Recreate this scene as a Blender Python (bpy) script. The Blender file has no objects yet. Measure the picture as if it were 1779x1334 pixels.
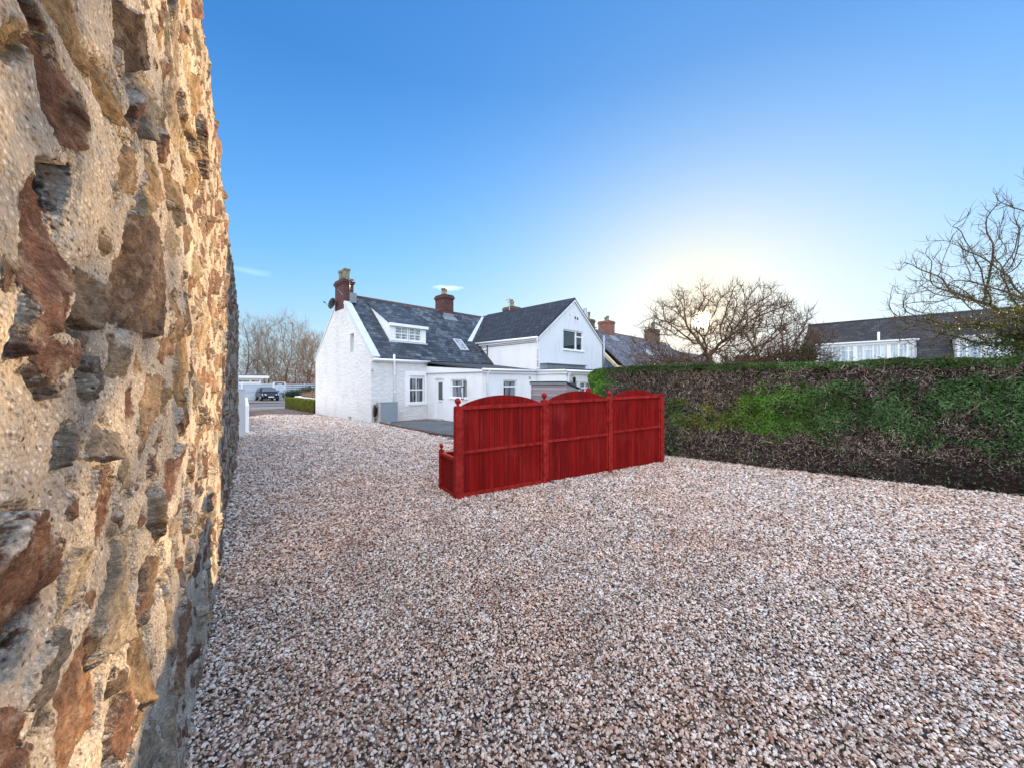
import bpy, math, random
import numpy as np
from mathutils import Vector, Matrix
from mathutils.geometry import tessellate_polygon
random.seed(7); np.random.seed(7)
R = math.radians
scene = bpy.context.scene
COL = scene.collection

# ------------------------------------------------------------------ camera
cam_d = bpy.data.cameras.new('camera'); cam = bpy.data.objects.new('camera', cam_d); COL.objects.link(cam)
cam.location = (0, 0, 1.8); cam.rotation_euler = (R(90), 0, 0)
cam_d.sensor_width = 36; cam_d.lens = 36*650/1779; cam_d.clip_start = 0.03; cam_d.clip_end = 6000
scene.camera = cam

# ------------------------------------------------------------------ exposure
vs = scene.view_settings
vs.view_transform = 'Standard'; vs.look = 'None'; vs.gamma = 1; vs.exposure = 2.58

# ------------------------------------------------------------------ node helper
class NT:
    def __init__(s, nt): s.nt = nt
    def n(s, typ, ins=None, **props):
        nd = s.nt.nodes.new(typ)
        for k, v in props.items(): setattr(nd, k, v)
        for k, v in (ins or {}).items():
            if isinstance(v, bpy.types.NodeSocket): s.nt.links.new(v, nd.inputs[k])
            else:
                if isinstance(v, tuple) and len(v) == 3 and nd.inputs[k].type == 'RGBA': v = (*v, 1)
                nd.inputs[k].default_value = v
        return nd
    def math(s, op, a, b=0.0, c=0.0, clamp=False):
        nd = s.n('ShaderNodeMath', {0: a, 1: b, 2: c}, operation=op); nd.use_clamp = clamp; return nd.outputs[0]
    def mix(s, f, a, b, mode='MIX'):
        nd = s.n('ShaderNodeMix', data_type='RGBA', blend_type=mode)
        for k, v in ((0, f), (6, a), (7, b)):
            if isinstance(v, bpy.types.NodeSocket): s.nt.links.new(v, nd.inputs[k])
            else: nd.inputs[k].default_value = v if not isinstance(v, tuple) else (*v, 1)
        return nd.outputs[2]
    def ramp(s, f, stops, interp='LINEAR'):
        nd = s.n('ShaderNodeValToRGB', {0: f}); cr = nd.color_ramp; cr.interpolation = interp
        while len(cr.elements) < len(stops): cr.elements.new(0.5)
        for e, (p, c) in zip(cr.elements, stops):
            e.position = p; e.color = (c, c, c, 1) if not isinstance(c, tuple) else (*c, 1)
        return nd.outputs[0]
    def noise(s, vec, scale, detail=4, rough=.55, dist=0.0):
        i = {'Scale': scale, 'Detail': detail, 'Roughness': rough, 'Distortion': dist}
        if vec is not None: i['Vector'] = vec
        return s.n('ShaderNodeTexNoise', i).outputs[0]
    def vor(s, vec, scale, feat='F1', rnd=1.0):
        return s.n('ShaderNodeTexVoronoi', {'Vector': vec, 'Scale': scale, 'Randomness': rnd}, feature=feat)
    def mapr(s, f, a, b, c=0.0, d=1.0):
        return s.n('ShaderNodeMapRange', {0: f, 1: a, 2: b, 3: c, 4: d}).outputs[0]
    def co(s, which='Object'): return s.n('ShaderNodeTexCoord').outputs[which]
    def scl(s, vec, x, y, z):
        return s.n('ShaderNodeMapping', {'Vector': vec, 'Scale': (x, y, z)}).outputs[0]
    def bump(s, h, strength=.5, dist=.01, normal=None):
        i = {'Strength': strength, 'Distance': dist, 'Height': h}
        if normal is not None: i['Normal'] = normal
        return s.n('ShaderNodeBump', i).outputs[0]

def newmat(name):
    m = bpy.data.materials.new(name); m.use_nodes = True; nt = m.node_tree; nt.nodes.clear()
    t = NT(nt); out = t.n('ShaderNodeOutputMaterial'); b = t.n('ShaderNodeBsdfPrincipled')
    nt.links.new(b.outputs[0], out.inputs[0])
    def put(**kw):
        names = dict(col='Base Color', rough='Roughness', nrm='Normal', metal='Metallic', spec='Specular IOR Level',
                     trans='Transmission Weight', emis='Emission Color', emstr='Emission Strength', sub='Subsurface Weight', coat='Coat Weight')
        for k, v in kw.items():
            s = b.inputs[names[k]]
            if isinstance(v, bpy.types.NodeSocket): nt.links.new(v, s)
            else: s.default_value = (*v, 1) if isinstance(v, tuple) else v
    return m, t, put

# ------------------------------------------------------------------ sky and sun
SUN_AZ, SUN_EL = 26.88, 8.6
SKY_SAT = 1.22
sd = Vector((math.sin(R(SUN_AZ))*math.cos(R(SUN_EL)), math.cos(R(SUN_AZ))*math.cos(R(SUN_EL)), math.sin(R(SUN_EL))))
w = bpy.data.worlds.new('World'); scene.world = w; w.use_nodes = True; w.node_tree.nodes.clear()
t = NT(w.node_tree); wo = t.n('ShaderNodeOutputWorld')
sky = t.n('ShaderNodeTexSky', sky_type='NISHITA'); sky.sun_disc = False
sky.sun_elevation = R(SUN_EL); sky.sun_rotation = R(SUN_AZ); sky.air_density = 1.0; sky.dust_density = .6; sky.ozone_density = 2.0
hs = t.n('ShaderNodeHueSaturation', {'Hue': .5, 'Saturation': SKY_SAT, 'Value': 1.0, 'Color': sky.outputs[0]})
lum = t.n('ShaderNodeRGBToBW', {0: hs.outputs[0]}).outputs[0]
comp = t.math('DIVIDE', .12, t.math('ADD', 1.0, t.math('MULTIPLY', lum, .12*6.7)))      # soft shoulder on the glare side of the sky
zel = t.n('ShaderNodeSeparateXYZ', {0: t.n('ShaderNodeVectorMath', {0: t.co('Generated')}, operation='NORMALIZE').outputs[0]}).outputs[2]
haze_c = t.n('ShaderNodeVectorMath', {0: t.n('ShaderNodeCombineColor', {0: lum, 1: lum, 2: lum}).outputs[0], 1: (.80, 1.0, 1.22)}, operation='MULTIPLY').outputs[0]
skyc = t.mix(t.math('MULTIPLY', t.mapr(zel, .30, .02), .85), hs.outputs[0], haze_c)
skyc = t.mix(1.0, skyc, t.mix(t.mapr(zel, .0, .62), (1.25, 1.35, 1.47), (.40, .69, .94)), 'MULTIPLY')
sdot = t.n('ShaderNodeVectorMath', {0: t.n('ShaderNodeVectorMath', {0: t.co('Generated')}, operation='NORMALIZE').outputs[0], 1: tuple(sd)}, operation='DOT_PRODUCT').outputs['Value']
glow = t.math('POWER', 2.718, t.math('MULTIPLY', t.math('ARCCOSINE', t.math('MINIMUM', sdot, .999999)), -12.0))
skyc = t.mix(glow, skyc, t.mix(1.0, skyc, (.74, .50, .22), 'MULTIPLY'))
bg = t.n('ShaderNodeBackground', {'Color': skyc, 'Strength': comp})
# aureole round the sun (function of direction only) and two wisps of cirrus
dirn = t.n('ShaderNodeVectorMath', {0: t.co('Generated')}, operation='NORMALIZE').outputs[0]
dt = t.n('ShaderNodeVectorMath', {0: dirn, 1: tuple(sd)}, operation='DOT_PRODUCT').outputs['Value']
ang = t.math('ARCCOSINE', t.math('MINIMUM', dt, .999999))
core = t.mapr(ang, .007, .024, 1, 0)
halo = t.math('POWER', 2.718, t.math('MULTIPLY', ang, -7.5))
wide = t.math('POWER', 2.718, t.math('MULTIPLY', ang, -3.0))
e1 = t.n('ShaderNodeBackground', {'Color': (1, .86, .6), 'Strength': t.math('MULTIPLY', t.math('POWER', core, 2.0), 9.0)})
e2 = t.n('ShaderNodeBackground', {'Color': (1, .84, .62), 'Strength': t.math('MULTIPLY', halo, .10)})
e3 = t.n('ShaderNodeBackground', {'Color': (.75, .86, 1), 'Strength': t.math('MULTIPLY', wide, .03)})
def cloud(azd, eld, hw, hh, amp, sc):
    a = t.n('ShaderNodeSeparateXYZ', {0: dirn})
    az = t.math('ARCTAN2', a.outputs[0], a.outputs[1]); el = t.math('ARCSINE', a.outputs[2])
    da = t.math('DIVIDE', t.math('SUBTRACT', az, azd), hw); de = t.math('DIVIDE', t.math('SUBTRACT', el, eld), hh)
    r2 = t.math('ADD', t.math('MULTIPLY', da, da), t.math('MULTIPLY', de, de))
    nz = t.noise(t.scl(dirn, sc, sc, sc*5), 8, 4)
    k = t.math('SUBTRACT', t.math('ADD', 1.0, t.math('MULTIPLY', t.math('SUBTRACT', nz, .5), 2.6)), r2)
    return t.math('MULTIPLY', t.mapr(k, .1, 1.1), amp)
c1 = cloud(math.atan2(-112, 650), math.atan2(166, 660), .055, .007, .10, 3.2)
c2 = cloud(math.atan2(-450, 650), math.atan2(194, 790), .05, .010, .035, 1.2)
e4 = t.n('ShaderNodeBackground', {'Color': (1, 1, 1), 'Strength': t.math('ADD', c1, c2)})
def addsh(a, b): return t.n('ShaderNodeAddShader', {0: a, 1: b}).outputs[0]
# added fill: unseen sky behind the camera and overhead brightened to light shaded walls
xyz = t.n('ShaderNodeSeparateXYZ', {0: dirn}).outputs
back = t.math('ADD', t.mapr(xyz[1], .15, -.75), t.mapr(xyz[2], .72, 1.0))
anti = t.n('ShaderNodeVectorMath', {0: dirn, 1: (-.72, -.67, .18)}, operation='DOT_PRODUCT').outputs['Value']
e6 = t.n('ShaderNodeBackground', {'Color': (1, .78, .58), 'Strength': t.math('MULTIPLY', t.mapr(anti, .1, .95), .14)})  # added warm lobe away from the sun, warms the shaded gable
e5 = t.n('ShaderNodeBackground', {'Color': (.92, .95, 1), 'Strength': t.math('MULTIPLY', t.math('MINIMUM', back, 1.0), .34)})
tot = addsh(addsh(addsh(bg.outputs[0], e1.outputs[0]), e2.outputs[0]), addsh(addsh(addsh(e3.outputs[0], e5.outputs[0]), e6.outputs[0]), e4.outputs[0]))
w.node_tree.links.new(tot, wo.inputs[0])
sl = bpy.data.lights.new('sun', 'SUN'); sl.energy = 2.0; sl.angle = R(.5); sl.color = (1, .69, .38)
so = bpy.data.objects.new('sun', sl); COL.objects.link(so)
so.rotation_euler = sd.to_track_quat('Z', 'Y').to_euler(); so.location = sd*50

# ------------------------------------------------------------------ mesh helper
def auto_uv(me):
    uvl = me.uv_layers.new(name='UVMap'); n = len(me.loops)
    co = np.empty(len(me.vertices)*3, np.float32); me.vertices.foreach_get('co', co); co = co.reshape(-1, 3)
    li = np.empty(n, np.int32); me.loops.foreach_get('vertex_index', li)
    nl = np.empty(len(me.polygons)*3, np.float32); me.polygons.foreach_get('normal', nl); nl = nl.reshape(-1, 3)
    tl = np.empty(len(me.polygons), np.int32); me.polygons.foreach_get('loop_total', tl)
    N = np.repeat(nl, tl, axis=0)
    T = np.stack([-N[:, 1], N[:, 0], np.zeros(len(N))], 1); ln = np.linalg.norm(T, axis=1)
    fl = ln < .05; T[fl] = (1, 0, 0); ln[fl] = 1; T /= ln[:, None]
    B = np.cross(N, T); P = co[li]
    uv = np.stack([(P*T).sum(1), (P*B).sum(1)], 1).astype(np.float32)
    uvl.data.foreach_set('uv', uv.ravel())

class MB:
    def __init__(s): s.v = []; s.f = []; s.sm = []
    def add(s, vs, fs, smooth=False):
        o = len(s.v); s.v += [tuple(p) for p in vs]; s.f += [tuple(i+o for i in f) for f in fs]; s.sm += [smooth]*len(fs)
    def box(s, x0, x1, y0, y1, z0, z1):
        s.add([(x0,y0,z0),(x1,y0,z0),(x1,y1,z0),(x0,y1,z0),(x0,y0,z1),(x1,y0,z1),(x1,y1,z1),(x0,y1,z1)],
              [(0,3,2,1),(4,5,6,7),(0,1,5,4),(1,2,6,5),(2,3,7,6),(3,0,4,7)]); return s
    def quad(s, a, b, c, d): s.add([a,b,c,d], [(0,1,2,3)]); return s
    def poly(s, pts): s.add(pts, [tuple(range(len(pts)))]); return s
    def slab(s, pts, d):          # polygon extruded by vector d
        n = len(pts); d = Vector(d); P = [Vector(p) for p in pts]; Q = [p+d for p in P]
        nrm = Vector((0,0,0))
        for i in range(n): nrm += P[i].cross(P[(i+1) % n])
        fl = nrm.dot(d) > 0
        f0 = tuple(range(n)); f1 = tuple(range(n, 2*n))
        fs = [f0[::-1] if fl else f0, f1 if fl else f1[::-1]]
        for i in range(n):
            j = (i+1) % n; q = (i, j, n+j, n+i); fs.append(q if fl else q[::-1])
        s.add(P+Q, fs); return s
    def tube(s, pts, rs, k=8, cap=True, smooth=True):
        pts = [Vector(p) for p in pts]
        if not hasattr(rs, '__len__'): rs = [rs]*len(pts)
        vs, fs = [], []; ref = None
        for i, p in enumerate(pts):
            a = pts[max(i-1, 0)]; b = pts[min(i+1, len(pts)-1)]; d = (b-a).normalized()
            if ref is None: ref = d.orthogonal().normalized()
            ref = (ref - d*ref.dot(d));
            if ref.length < 1e-4: ref = d.orthogonal()
            ref.normalize(); q = d.cross(ref)
            for j in range(k):
                an = 2*math.pi*j/k; vs.append(p+(ref*math.cos(an)+q*math.sin(an))*rs[i])
        for i in range(len(pts)-1):
            for j in range(k):
                j2 = (j+1) % k; fs.append((i*k+j, i*k+j2, (i+1)*k+j2, (i+1)*k+j))
        if cap: fs.append(tuple(range(k))[::-1]); fs.append(tuple((len(pts)-1)*k+j for j in range(k)))
        s.add(vs, fs, smooth); return s
    def lathe(s, cx, cy, prof, k=12):
        vs, fs = [], []
        for r, z in prof:
            for j in range(k):
                an = 2*math.pi*j/k; vs.append((cx+r*math.cos(an), cy+r*math.sin(an), z))
        for i in range(len(prof)-1):
            for j in range(k):
                j2 = (j+1) % k; fs.append((i*k+j, i*k+j2, (i+1)*k+j2, (i+1)*k+j))
        fs.append(tuple((len(prof)-1)*k+j for j in range(k)))
        s.add(vs, fs, True); return s
    def build(s, name, m, parent=None, bevel=0):
        me = bpy.data.meshes.new(name); me.from_pydata(s.v, [], s.f); me.update()
        me.polygons.foreach_set('use_smooth', s.sm)
        auto_uv(me); me.materials.append(m)
        o = bpy.data.objects.new(name, me); COL.objects.link(o)
        if parent: o.parent = parent
        if bevel:
            b = o.modifiers.new('b', 'BEVEL'); b.width = bevel; b.segments = 2; b.limit_method = 'ANGLE'
        return o
def bulk(name, V, F, m, parent=None, col=None, smooth=False, attr=None):
    """numpy mesh; V (n,3), F (m,k)"""
    me = bpy.data.meshes.new(name); k = F.shape[1]
    me.vertices.add(len(V)); me.vertices.foreach_set('co', np.asarray(V, np.float32).ravel())
    me.loops.add(F.size); me.loops.foreach_set('vertex_index', F.astype(np.int32).ravel())
    me.polygons.add(len(F)); me.polygons.foreach_set('loop_start', np.arange(0, F.size, k, dtype=np.int32))
    me.polygons.foreach_set('use_smooth', np.full(len(F), smooth))
    me.update(calc_edges=True)
    if col is not None:
        a = me.attributes.new('col', 'FLOAT_COLOR', 'POINT')
        c = np.ones((len(V), 4), np.float32); c[:, :3] = col; a.data.foreach_set('color', c.ravel())
    for an, av in (attr or {}).items():
        a = me.attributes.new(an, 'FLOAT', 'POINT'); a.data.foreach_set('value', np.asarray(av, np.float32).ravel())
    me.materials.append(m)
    o = bpy.data.objects.new(name, me); COL.objects.link(o)
    if parent: o.parent = parent
    return o
def tag(o, label=None, cat=None, group=None, kind=None):
    if label: o['label'] = label
    if cat: o['category'] = cat
    if group: o['group'] = group
    if kind: o['kind'] = kind
    return o
def empty(name, loc, rz=0, **kw):
    o = bpy.data.objects.new(name, None); o.empty_display_size = .3; COL.objects.link(o)
    o.location = loc; o.rotation_euler = (0, 0, rz); return tag(o, **kw)
def plabel(o, s): o['label'] = s; return o
def holed(mb, outer, holes, to3, depth, inward):
    """wall face with openings; to3 maps (a,z)->3D; reveals go 'depth' along inward"""
    loops = [[Vector((a, z, 0)) for a, z in outer]] + [[Vector((a, z, 0)) for a, z in h] for h in holes]
    flat = [p for l in loops for p in l]
    tri = tessellate_polygon(loops); inward = Vector(inward)
    P = [Vector(to3(p.x, p.y)) for p in flat]
    fs = []
    for tr in tri:
        n = (P[tr[1]]-P[tr[0]]).cross(P[tr[2]]-P[tr[0]])
        fs.append(tuple(tr) if n.dot(inward) < 0 else tuple(tr)[::-1])
    mb.add(P, fs)
    for h in holes:
        c = Vector(to3(sum(a for a, _ in h)/len(h), sum(z for _, z in h)/len(h)))
        for i in range(len(h)):
            a = Vector(to3(*h[i])); b = Vector(to3(*h[(i+1) % len(h)]))
            q = [a, b, b+inward*depth, a+inward*depth]; n = (q[1]-q[0]).cross(q[2]-q[0])
            if n.dot(c-(a+b)/2) < 0: q = q[::-1]
            mb.poly(q)
def rect(a0, a1, z0, z1): return [(a0, z0), (a1, z0), (a1, z1), (a0, z1)]

# ------------------------------------------------------------------ value noise in numpy
def vnoise(x, y, seed=0):
    xi = np.floor(x).astype(np.int64); yi = np.floor(y).astype(np.int64); fx = x-xi; fy = y-yi
    fx = fx*fx*(3-2*fx); fy = fy*fy*(3-2*fy)
    def h(a, b):
        n = (a*374761393 + b*668265263 + seed*974634777) & 0xffffffff
        n = ((n ^ (n >> 13))*1274126177) & 0xffffffff
        return ((n ^ (n >> 16)) & 0xffff)/65535.0
    return (h(xi, yi)*(1-fx)+h(xi+1, yi)*fx)*(1-fy)+(h(xi, yi+1)*(1-fx)+h(xi+1, yi+1)*fx)*fy
def fbm(x, y, oct=4, seed=0, gain=.5):
    a = 1.; s = 0.; tot = 0.
    for i in range(oct):
        s = s+a*(vnoise(x, y, seed+i*17)-.5); tot += a; a *= gain; x = x*2.03+7.1; y = y*2.03+3.3
    return s/tot*2

# ------------------------------------------------------------------ materials
def plain(name, col, rough=.5, var=.12, vs_=6.0, bump=.15, bs=60.0, bd=.002, metal=0.0, spec=.5, col2=None):
    m, t, put = newmat(name); c = t.co()
    n1 = t.noise(c, vs_, 5); n2 = t.noise(c, vs_*9, 3)
    f = t.mapr(t.math('ADD', t.math('MULTIPLY', n1, .7), t.math('MULTIPLY', n2, .3)), .32, .68)
    a = tuple(x*(1-var) for x in col); b = col2 or tuple(min(1, x*(1+var)) for x in col)
    put(col=t.mix(f, a, b), rough=t.mapr(n1, .3, .7, max(.02, rough-.08), min(1, rough+.08)), metal=metal, spec=spec,
        nrm=t.bump(t.noise(c, bs, 3), bump, bd))
    return m
MAT = {}
def m_white_rubble():          # lime-washed rubble stone
    m, t, put = newmat('white_rubble'); c = t.co()
    n1 = t.noise(t.scl(c, 1, 1, 1.9), 4.2, 5, .6, .6); n2 = t.noise(t.scl(c, 1, 1, 1.6), 13, 4, .6)
    wv = t.n('ShaderNodeVectorMath', {0: c, 1: t.n('ShaderNodeVectorMath', {0: t.n('ShaderNodeTexNoise', {'Vector': c, 'Scale': 4.0, 'Detail': 4.0}).outputs[1], 1: (.35, .35, .3)}, operation='MULTIPLY').outputs[0]}, operation='ADD').outputs[0]
    v = t.vor(t.scl(wv, 1, 1, 1.8), 4.0, 'SMOOTH_F1').outputs[0]
    hgt = t.math('ADD', t.math('MULTIPLY', v, -.7), t.math('ADD', t.math('MULTIPLY', n1, 1.3), t.math('MULTIPLY', n2, .7)))
    st = t.noise(c, 1.1, 5); sp = t.noise(c, 30, 4, .7)
    col = t.mix(t.mapr(st, .5, .8), (.73, .715, .69), (.62, .60, .57))
    col = t.mix(t.mapr(t.math('ADD', sp, t.math('MULTIPLY', v, .25)), .72, .82, 0, .8), col, (.50, .44, .38))
    put(col=col, rough=.85, spec=.2, nrm=t.bump(hgt, .75, .05)); return m
def m_white_render():
    m, t, put = newmat('white_render'); c = t.co()
    st = t.noise(t.scl(c, 1.6, 1.6, .6), 1.4, 6, .6)
    col = t.mix(t.mapr(st, .5, .8), (.83, .83, .82), (.73, .735, .735))
    g = t.noise(t.scl(c, 5, 5, .7), 1.2, 6, .65)
    put(col=t.mix(t.mapr(g, .62, .80, 0, .35), col, (.50, .52, .50)), rough=.8, spec=.25, nrm=t.bump(t.noise(c, 26, 5, .7), .22, .006)); return m
def m_stained_render():         # pebble-dash gable, weather-streaked
    m, t, put = newmat('streaked_render'); c = t.co()
    st = t.noise(t.scl(c, 7, 7, .8), 1.3, 6, .7); b = t.noise(c, .8, 5)
    f = t.math('MULTIPLY', t.mapr(st, .5, .74), t.mapr(b, .40, .62, .08, .9))
    put(col=t.mix(f, (.74, .77, .79), (.40, .44, .46)), rough=.85, spec=.2, nrm=t.bump(t.noise(c, 30, 5, .7), .4, .008)); return m
def m_slate(name, base, hi, w_, h_, lich=.5, moss=.2, bumpd=.012, lichcol=(.26, .29, .31), mort=.012):
    m, t, put = newmat(name); uv = t.co('UV')
    off = t.n('ShaderNodeVectorMath', {0: uv, 1: t.n('ShaderNodeVectorMath', {0: t.n('ShaderNodeTexNoise', {'Vector': uv, 'Scale': 9.0}).outputs[1], 1: (.02, .02, 0)}, operation='MULTIPLY').outputs[0]}, operation='ADD').outputs[0]
    br = t.n('ShaderNodeTexBrick', {'Vector': off, 'Color1': (0, 0, 0), 'Color2': (1, 1, 1), 'Mortar': (0, 0, 0), 'Scale': 1.0,
             'Mortar Size': mort, 'Mortar Smooth': .3, 'Brick Width': w_, 'Row Height': h_}, offset=.5)
    cell = br.outputs[0]; mo = br.outputs[1]
    n1 = t.noise(uv, .7, 5); n2 = t.noise(uv, 14, 4); n3 = t.noise(t.scl(uv, 5, .8, 1), 1.0, 5)
    col = t.mix(t.mapr(t.math('ADD', t.math('MULTIPLY', cell, .7), t.math('MULTIPLY', n2, .6)), .15, 1.0), base, hi)
    lf = t.math('MULTIPLY', t.mapr(t.math('ADD', t.math('MULTIPLY', n2, .6), t.math('MULTIPLY', cell, .25)), .38, .56), t.mapr(t.math('ADD', t.math('MULTIPLY', n1, .6), t.math('MULTIPLY', n3, .4)), .44, .60))
    col = t.mix(t.math('MULTIPLY', lf, lich), col, lichcol)
    mf = t.math('MULTIPLY', t.mapr(t.noise(uv, 1.7, 5), .55, .7), moss)
    col = t.mix(mf, col, (.07, .085, .045))
    col = t.mix(mo, col, (.012, .013, .015))
    # each course overlaps the one below: saw-tooth height along v
    sx = t.n('ShaderNodeSeparateXYZ', {0: off}); saw = t.math('FRACT', t.math('DIVIDE', sx.outputs[1], h_))
    hgt = t.math('SUBTRACT', t.math('MULTIPLY', t.math('SUBTRACT', 1.0, saw), .7), mo)
    hgt = t.math('ADD', hgt, t.math('MULTIPLY', cell, .25))
    put(col=col, rough=t.mapr(n2, .3, .7, .5, .8), spec=.35, nrm=t.bump(hgt, .8, bumpd)); return m
def m_brick(name, a, b, mortc):
    m, t, put = newmat(name); uv = t.co('UV')
    br = t.n('ShaderNodeTexBrick', {'Vector': uv, 'Color1': a, 'Color2': b, 'Mortar': mortc, 'Scale': 1.0,
             'Mortar Size': .008, 'Mortar Smooth': .2, 'Brick Width': .225, 'Row Height': .075}, offset=.5)
    n = t.noise(uv, 5, 5)
    col = t.mix(t.mapr(n, .45, .7, 0, .5), br.outputs[0], tuple(x*.45 for x in a))
    put(col=col, rough=.85, nrm=t.bump(t.math('SUBTRACT', t.math('MULTIPLY', t.noise(uv, 40, 3), .4), br.outputs[1]), .8, .012)); return m
def m_glass(name, tint=(.02, .025, .03), curt_or_sky=None, rough=.03):
    m, t, put = newmat(name); c = t.co()
    col = tint
    if curt_or_sky is not None:
        col = t.mix(t.mapr(t.noise(t.scl(c, 6, 6, .8), 1.0, 2), .46, .52), tint, curt_or_sky)
    put(col=col, rough=rough, spec=1.0, nrm=t.bump(t.noise(c, 2.2, 2), .12, .01)); return m
def m_redwood():
    m, t, put = newmat('red_stained_wood'); c = t.co(); uv = t.co('UV')
    sx = t.n('ShaderNodeSeparateXYZ', {0: uv}); bd = t.math('DIVIDE', sx.outputs[0], .095)
    idx = t.math('FLOOR', bd); fr = t.math('FRACT', bd)
    rnd = t.n('ShaderNodeTexWhiteNoise', {'W': idx}, noise_dimensions='1D').outputs[0]
    g = t.noise(t.scl(uv, 30, 1.3, 1), 1.0, 6, .65); g2 = t.noise(t.scl(uv, 7, .8, 1), 1.0, 4); fade = t.noise(uv, 1.1, 4)
    f = t.math('ADD', t.math('MULTIPLY', rnd, .16), t.math('ADD', t.math('MULTIPLY', g, .55), t.math('MULTIPLY', g2, .25)))
    col = t.mix(t.mapr(f, .30, .68), (.10, .0017, .0017), (.33, .008, .006))
    col = t.mix(t.mapr(g, .56, .72, 0, .55), col, (.34, .04, .028))
    col = t.mix(t.mapr(fade, .50, .72, 0, .40), col, (.36, .032, .028))
    groove = t.math('MINIMUM', fr, t.math('SUBTRACT', 1.0, fr)); gv = t.mapr(groove, 0, .07)
    col = t.mix(gv, (.05, .002, .002), col)
    put(col=col, rough=.65, spec=.12, nrm=t.bump(t.math('ADD', gv, t.math('MULTIPLY', g, .35)), .7, .005)); return m
def m_redtrim():
    m, t, put = newmat('red_painted_timber'); c = t.co()
    g = t.noise(t.scl(c, 12, 12, 12), 1.0, 6, .65)
    put(col=t.mix(t.mapr(g, .35, .68), (.19, .005, .005), (.40, .028, .022)), rough=.6, spec=.15, nrm=t.bump(t.noise(c, 50, 4), .4, .002)); return m
def m_attr(name, rough=.7, trans=.0, spec=.2, var=.35, vsc=3.0):
    m, t, put = newmat(name); a = t.n('ShaderNodeAttribute', attribute_name='col')
    n = t.noise(t.co(), vsc, 4)
    col = t.mix(1.0, a.outputs[0], t.ramp(n, [(.3, 1-var), (.7, 1+var)]), 'MULTIPLY')
    put(col=col, rough=rough, spec=spec)
    if trans:
        nt = t.nt; b = [x for x in nt.nodes if x.type == 'BSDF_PRINCIPLED'][0]; o = [x for x in nt.nodes if x.type == 'OUTPUT_MATERIAL'][0]
        tr = t.n('ShaderNodeBsdfTranslucent', {'Color': col}); mx = t.n('ShaderNodeMixShader', {0: trans, 1: b.outputs[0], 2: tr.outputs[0]})
        nt.links.new(mx.outputs[0], o.inputs[0])
    return m
def m_bark(name, a, b, sc=5):
    m, t, put = newmat(name); c = t.co(); n = t.noise(c, sc, 6, .7)
    put(col=t.mix(t.mapr(n, .35, .65), a, b), rough=.9, spec=.15, nrm=t.bump(t.noise(t.scl(c, 4, 4, 1), sc*3, 5), .6, .02)); return m
def m_boards(name, col, hi, pitch, horizontal=True, grey=.3):
    m, t, put = newmat(name); uv = t.co('UV'); sx = t.n('ShaderNodeSeparateXYZ', {0: uv})
    bd = t.math('DIVIDE', sx.outputs[1 if horizontal else 0], pitch); fr = t.math('FRACT', bd); idx = t.math('FLOOR', bd)
    rnd = t.n('ShaderNodeTexWhiteNoise', {'W': idx}, noise_dimensions='1D').outputs[0]
    g = t.noise(t.scl(uv, 1.2 if horizontal else 25, 25 if horizontal else 1.2, 1), 1.0, 6, .65)
    c = t.mix(t.mapr(t.math('ADD', t.math('MULTIPLY', rnd, .4), t.math('MULTIPLY', g, .6)), .2, .8), col, hi)
    gr = t.mapr(t.math('MINIMUM', fr, t.math('SUBTRACT', 1.0, fr)), 0, .07)
    put(col=t.mix(gr, tuple(x*.25 for x in col), c), rough=.8, spec=.2, nrm=t.bump(t.math('ADD', t.math('MULTIPLY', fr, .6), t.math('MULTIPLY', g, .3)), .6, .01)); return m

WR = m_white_rubble(); WS = m_white_render(); WG = m_stained_render()
SL_A = m_slate('old_slate', (.012, .018, .028), (.055, .074, .10), .32, .22, .50, .3, .016)
SL_B = m_slate('dark_tile', (.014, .015, .020), (.034, .037, .047), .33, .30, .12, .1, .05, mort=.03)
SL_C = m_slate('grey_slate', (.05, .05, .06), (.15, .15, .17), .30, .2, .75, .25, .01, (.34, .33, .32))
SL_D = m_slate('brown_tile', (.016, .014, .015), (.038, .034, .034), .33, .28, .12, .4, .03)
BRK = m_brick('red_brick', (.13, .038, .030), (.065, .022, .02), (.12, .09, .08))
BRK_C = m_brick('pale_red_brick', (.30, .11, .07), (.20, .07, .05), (.25, .2, .16))  # paler red brick, used on the terrace chimney
BRK_D = m_brick('brown_brick', (.17, .10, .065), (.10, .06, .045), (.2, .17, .13))
POT = plain('buff_terracotta', (.23, .20, .115), .8, .35, 9, .4, 40, .006, col2=(.27, .26, .18))
UPVC = plain('white_upvc', (.80, .81, .82), .35, .03, 4, .03)
GUT = plain('white_gutter', (.84, .85, .86), .4, .06, 5, .05)
LEAD = plain('lead', (.20, .23, .25), .6, .25, 4, .3, 20, .006)
FELT = plain('dark_felt', (.045, .05, .055), .85, .4, 3, .4, 40, .006)
STONE = plain('pale_coping', (.56, .60, .63), .8, .12, 4, .3, 30, .006)
GL = m_glass('window_glass'); GLC = m_glass('curtained_glass', (.02, .025, .03), (.20, .22, .24)); GLD = m_glass('painted_sky_glass', (.26, .36, .43), (.46, .54, .58), .06); GLB = m_glass('bright_glass', (.16, .19, .21), (.34, .37, .39), .05)  # GLD: pale sky reflection painted into the base colour
RED = m_redwood(); REDT = m_redtrim()
BLACK = plain('black_plastic', (.012, .012, .014), .45, .3, 8)
GREYM = plain('grey_cabinet_metal', (.25, .30, .33), .5, .06, 3, .1)
BEIGE = plain('cream_metal', (.50, .46, .40), .6, .08)
ASPH = plain('dark_asphalt', (.05, .055, .062), .9, .25, 2.2, .5, 160, .004)
CONC = plain('pale_concrete', (.34, .33, .31), .9, .15, 3, .4, 60, .004)
EDGE = plain('edging_brick', (.13, .085, .065), .9, .4, 9, .5, 50, .006)
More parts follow.
